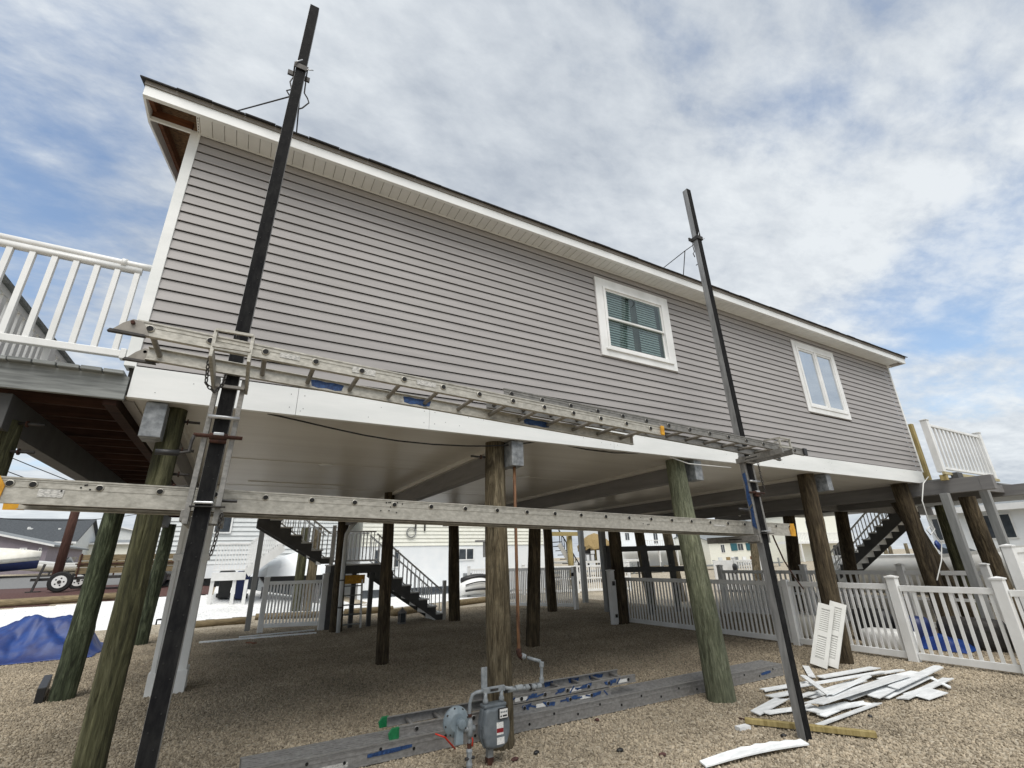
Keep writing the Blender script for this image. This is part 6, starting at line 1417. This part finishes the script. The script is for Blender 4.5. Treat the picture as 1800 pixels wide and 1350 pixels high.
    for i, (a, b, sag) in enumerate((((-60, 770), (420, 930), .5), ((-60, 800), (420, 940), .5), ((-60, 905), (260, 900), .4))):
        A = Yp(a[0], a[1], 30); B = Yp(b[0], b[1], 42); pts = [A.lerp(B, t)-V(0, 0, sag*4*t*(1-t)) for t in [k/12 for k in range(13)]]
        solo('power_line', MB().tube(pts, .022, 5), MT['wire'], ['upper', 'middle', 'lower'][i]+' overhead power line crossing the sky beyond the deck', 'power line', 'power lines over the street', True)
left_background()
def tree(p, h, r, label, seed):
    root = thing('bare_tree', label, 'tree', p); p = Vector(p); rn = random.Random(seed)
    part('trunk', MB().tube([p, p+V(.1, 0, h*.4), p+V(.0, .1, h*.8)], [.16, .11, .04], 8), MT['utility'], root, True)
    mb = MB()
    for i in range(900):
        a, b = rn.uniform(0, 6.28), rn.uniform(-1, 1); q = r*rn.random()**.4; c = p+V(q*math.cos(a)*(1-b*b)**.5, q*math.sin(a)*(1-b*b)**.5, h*.62+q*b*1.1)
        s = rn.uniform(.06, .13); d1 = V(rn.uniform(-1, 1), rn.uniform(-1, 1), rn.uniform(-1, 1)).normalized()*s; d2 = d1.orthogonal().normalized()*s*.6
        mb.add([c-d1, c+d2, c+d1, c-d2], [(0, 1, 2, 3)])
    part('crown', mb, MT['leaf'], root)
    for i in range(5):
        a = rn.uniform(0, 6.28); part('limb', MB().tube([p+V(.05, 0, h*.35+i*.2), p+V(r*.5*math.cos(a), r*.5*math.sin(a), h*.55+i*.2), p+V(r*.8*math.cos(a), r*.8*math.sin(a), h*.75+i*.15)], [.05, .03, .012], 6), MT['utility'], root, True)
MT['leaf'] = mat('dark_foliage', (0.025, 0.035, 0.018), (0.06, 0.075, 0.04), 5, 0.8)
Yt = 34; xt = X_(297, 985, Yt); tree((xt, Yt, gz(xt, Yt)), 5.2, 1.5, 'dark leafy tree seen between the olive pile and the column', 3)
def right_background():
    # dwellings and decks over the water at the back right
    Y = 62
    def H(nm, lb, u0, u1, vb, vw, vr, Y, ridge, wm, rm, wins, dp=9):
        xa, xb = X_(u0, 960, Y), X_(u1, 960, Y)
        ws = [(X_(a, 960, Y), X_(b, 960, Y), Zp(a, d_, Y), Zp(a, c, Y), Y) for a, b, c, d_ in wins]
        return far_house(nm, lb, xa, xb, Y, Y+dp, 0, Zp((u0+u1)/2, vw, Y), Zp((u0+u1)/2, vr, Y), ridge, MT[wm], MT[rm], ws), xa, xb
    H('white_house', 'white two storey house with dark windows beyond the railing frame', 1082, 1242, 1000, 925, 905, 62, 'x', 'whitewall', 'roofgrey', [(1087, 1093, 936, 950), (1100, 1108, 936, 950), (1150, 1158, 936, 956), (1190, 1200, 934, 952), (1204, 1212, 934, 952)])
    h, xa, xb = H('shutter_house', 'pale low house with teal shutters behind the silver pole', 1246, 1345, 1000, 950, 935, 55, 'x', 'cream', 'roofgrey', [(1266, 1273, 957, 972), (1296, 1306, 955, 968)])
    for u0, u1 in ((1284, 1295), (1311, 1322)): part('shutter', MB().box(X_(u0, 960, 55), X_(u1, 960, 55), 54.9, 54.96, Zp(1290, 968, 55), Zp(1290, 955, 55)), MT['teal'], h)
    H('gable_house', 'tall pale house with gable roof and upper balcony behind the dark pile', 1392, 1490, 1000, 905, 858, 50, 'y', 'cream', 'roofgrey', [(1425, 1436, 916, 930), (1448, 1458, 920, 932)])
    H('grey_roof_house', 'grey roofed house with white balcony left of the tall gable house', 1330, 1412, 1000, 920, 903, 54, 'x', 'paleside', 'roofgrey', [(1350, 1357, 930, 945), (1388, 1396, 925, 938)])
    bl = thing('balcony', 'white upper balcony with balusters on the gable house', 'balcony', Yp(1430, 945, 48))
    a, b = X_(1385, 945, 48), X_(1500, 945, 48); zf = Zp(1430, 951, 48)
    part('floor', MB().box(a, b, 47.9, 50, zf-.4, zf), MT['white'], bl); railing(bl, (a, 48, 0), (b, 48, 0), zf, Zp(1430, 936, 48), 46, MT['white'], .09, .1, .1)
    for u in (1408, 1450, 1490): x = X_(u, 960, 48); part('post', MB().box(x-.12, x+.12, 47.92, 48.15, 0, zf-.401), MT['white'], bl)
    b2 = thing('balcony', 'white deck with cross braces on the white two storey house', 'balcony', Yp(1150, 960, 58))
    a, b = X_(1122, 955, 58), X_(1215, 955, 58); zf = Zp(1150, 962, 58)
    part('floor', MB().box(a, b, 57.5, 61.5, zf-.35, zf), MT['white'], b2); railing(b2, (a, 57.6, 0), (b, 57.6, 0), zf, zf+1.1, 26, MT['white'], .08, .1, .1)
    for i in range(4): x = a+(b-a)*i/3; part('post', MB().box(x-.1, x+.1, 57.6, 57.8, 0, zf-.351), MT['white'], b2)
    # dark stairs on tan piles and a thatched umbrella
    Y = 27
    s = thing('pile_stairs', 'black railed stairs under a tan timber beam on round piles beyond the open gate', 'staircase', Yp(1000, 980, Y))
    z1 = Zp(1000, 935, Y); part('beam', MB().box(X_(965, 940, Y), X_(1022, 940, Y), Y, Y+.2, z1-.25, z1), MT['pt'], s)
    for u in (972, 1009): x = X_(u, 980, Y); part('support_pile', MB().tube([(x, Y+.4, -.1), (x, Y+.4, z1-.251)], .19, 12), MT['pt'], s, True)
    a = Yp(982, 948, Y+.8); b = Yp(1022, 998, Y+.8); b = V(b.x, b.y, .1)
    part('stringer', MB().bar(a-V(0, 0, .3), b, .06, .3), MT['tread'], s); part('handrail', MB().bar(a+V(0, 0, .7), b+V(0, 0, .95), .06, .06), MT['blackpl'], s)
    for i in range(10): q = a.lerp(b, (i+.5)/10); part('baluster', MB().box(q.x-.02, q.x+.02, q.y-.02, q.y+.02, q.z-.2, q.z+.85), MT['blackpl'], s); part('tread', MB().box(q.x-.16, q.x+.16, q.y, q.y+.9, q.z-.05, q.z), MT['darksteel'], s)
    q = Yp(1045, 948, 30); t = thing('thatched_umbrella', 'round thatched straw umbrella beyond the bright back fence', 'umbrella', (q.x, q.y, 0))
    rings = []; rn = random.Random(6)
    for k, z in ((.05, .45), (.5, .3), (1.0, -.05), (1.35, -.5), (1.38, -.75)): rings.append([(q.x+k*math.cos(a_)*(1+.06*rn.uniform(-1, 1)), q.y+k*math.sin(a_), q.z+z+(rn.uniform(-.12, .12) if k > 1.3 else 0)) for a_ in [2*math.pi*j/22 for j in range(22)]])
    part('thatch', MB().loft(rings), MT['thatch'], t); part('pole', MB().tube([(q.x, q.y, 0), (q.x, q.y, q.z)], .08, 8), MT['pt'], t, True)
    dk = thing('patio_deck', 'raised patio deck with dark rails and chairs under the thatched umbrella', 'deck', (q.x, q.y, 0)); zf = Zp(1060, 985, 29)
    part('floor', MB().box(q.x-3, q.x+4, 28.5, 32, zf-.15, zf), MT['tread'], dk)
    for i in range(8): x = q.x-2.8+i*.95; part('post', MB().box(x-.05, x+.05, 28.55, 28.65, 0, zf-.151), MT['blackpl'], dk)
    for i, dx in enumerate((-1.1, .5, 1.5)):
        c = V(q.x+dx, 29.3, zf); ch = thing('patio_chair', ['dark patio chair under the left edge of the thatch', 'dark patio chair beside the umbrella pole', 'dark patio chair at the outer end of the patio deck'][i], 'chair', c, 'patio chairs')
        part('seat', MB().box(c.x-.25, c.x+.25, c.y-.25, c.y+.25, zf+.42, zf+.47), MT['blackpl'], ch); part('backrest', MB().box(c.x-.25, c.x+.25, c.y+.22, c.y+.26, zf+.48, zf+1.0), MT['blackpl'], ch)
        for sx in (-.22, .22):
            for sy in (-.22, .22): part('leg', MB().box(c.x+sx-.02, c.x+sx+.02, c.y+sy-.02, c.y+sy+.02, zf, zf+.419), MT['blackpl'], ch)
    # bungalow at the far right
    X = 30.0; y1 = Xp(1632, 920, X).y; y0 = -9.0
    Zx = lambda u, v: Xp(u, v, X).z
    bg = thing('bungalow', 'long white bungalow with dark window strip and grey roof beyond the right deck', 'house', (X, 0, 0), 'houses of the neighbourhood')
    zw = Zx(1740, 896)
    part('wall', MB().box(X, X+9, y0, y1, -.3, zw), MT['whitewall'], bg)
    zr = zw+.9
    part('roof', MB().prism([(X-.5, y0-.3, zw-.05), (X+4.5, y0-.3, zr), (X+9.5, y0-.3, zw-.05), (X+9.5, y0-.3, zw+.2), (X+4.5, y0-.3, zr+.25), (X-.5, y0-.3, zw+.2)], (0, y1-y0+.6, 0)), MT['roofgrey'], bg)
    part('eave_trim', MB().box(X-.53, X-.501, y0-.3, y1+.3, zw-.07, zw+.2), MT['railgrey'], bg)
    for ua, ub in ((1640, 1654), (1662, 1676), (1700, 1712), (1722, 1748), (1758, 1784)):
        ya, yb = sorted((Xp(ua, 925, X).y, Xp(ub, 925, X).y)); win(bg, ya, yb, Zx(1740, 948), Zx(1740, 904), X, bars=0, axis='x', frame=.05)
    q = Xp(1690, 1000, 24); boat('moored_boat', 'white moored boat seen between the right deck posts', V(24.5, q.y+.6, -.35), 7.5, 2.4, 1.25, R_(-95), MT['boatwhite'], None, False)
    # dock piles in the canal and moored boat
    for i, (u, v0, Yd) in enumerate(((1555, 963, 24), (1563, 960, 25), (1591, 955, 26), (1180, 985, 44), (1255, 985, 42), (1340, 985, 40))):
        q = Yp(u, v0, Yd); solo('dock_pile', MB().tube([(q.x, q.y, -.2), (q.x, q.y, q.z)], .17, 10), PILE['greybrown'], ['grey dock pile left of the paired dock pile', 'grey dock pile beside the thin dock pile', 'grey dock pile behind the knotty corner pile', 'short dock pile below the white deck with cross braces', 'short dock pile in front of the teal shutters', 'short dock pile left of the grey roofed house'][i], 'dock pile', 'dock piles along the canal', True)
    p = V(X_(1530, 985, 26), 26, 0); boat('motor_boat', 'white boat behind the dark right hand staircase', p, 8, 2.4, 1.2, R_(0), MT['boatwhite'], None, False)
    dkk = thing('dock', 'grey wooden dock strip beyond the far fences', 'dock', (30, 38, 0)); part('deck', MB().box(14, 60, 38, 40, .35, .5), MT['greywood'], dkk)
    for i in range(12): part('post', MB().box(15+i*4, 15.25+i*4, 37.9, 37.99, -.1, 1.0), MT['greywood'], dkk)
    cr = Yp(1290, 978, 45)
    for i in range(6):
        x = X_(1262+i*14, 980, 44); z = .5; c = thing('patio_chair', ['pale', 'tan', 'grey', 'white', 'brown', 'dark'][i]+' lounge chair on the far dock patio below the teal shutters', 'chair', (x, 43, 0), 'lounge chairs on the far patio'); mm = MT[['paleside', 'thatch', 'roofgrey', 'white', 'rawwood', 'darksteel'][i]]
        part('seat', MB().box(x-.35, x+.35, 43, 43.6, .35, .5), mm, c); part('backrest', MB().box(x-.35, x+.35, 43.6, 43.72, .51, 1.2), mm, c)
        for sx in (-.3, .3): part('leg', MB().box(x+sx-.04, x+sx+.04, 43.05, 43.13, 0, .349), mm, c)
right_background()

def litter():
    rn = random.Random(77)
    for i in range(7):
        u, v = ((943, 1326), (905, 1338), (1090, 1322), (1165, 1330), (1378, 1296), (1050, 1268), (1530, 1262))[i]
        p = G(u, v); rings = []
        for k, z in ((.5, .0), (1, .3), (.8, .75), (.3, 1)): rings.append([(p.x+k*.035*math.cos(a)*(1+.35*math.sin(a*2+i)), p.y+k*.028*math.sin(a), z*.028+.004) for a in [2*math.pi*j/8 for j in range(8)]])
        solo('dark_clod', MB().loft(rings), MT['mulch'] if i % 2 else MT['blackpl'], 'small dark clod lying loose on the pale gravel', 'clod', 'dark clods on the gravel', True)
litter()
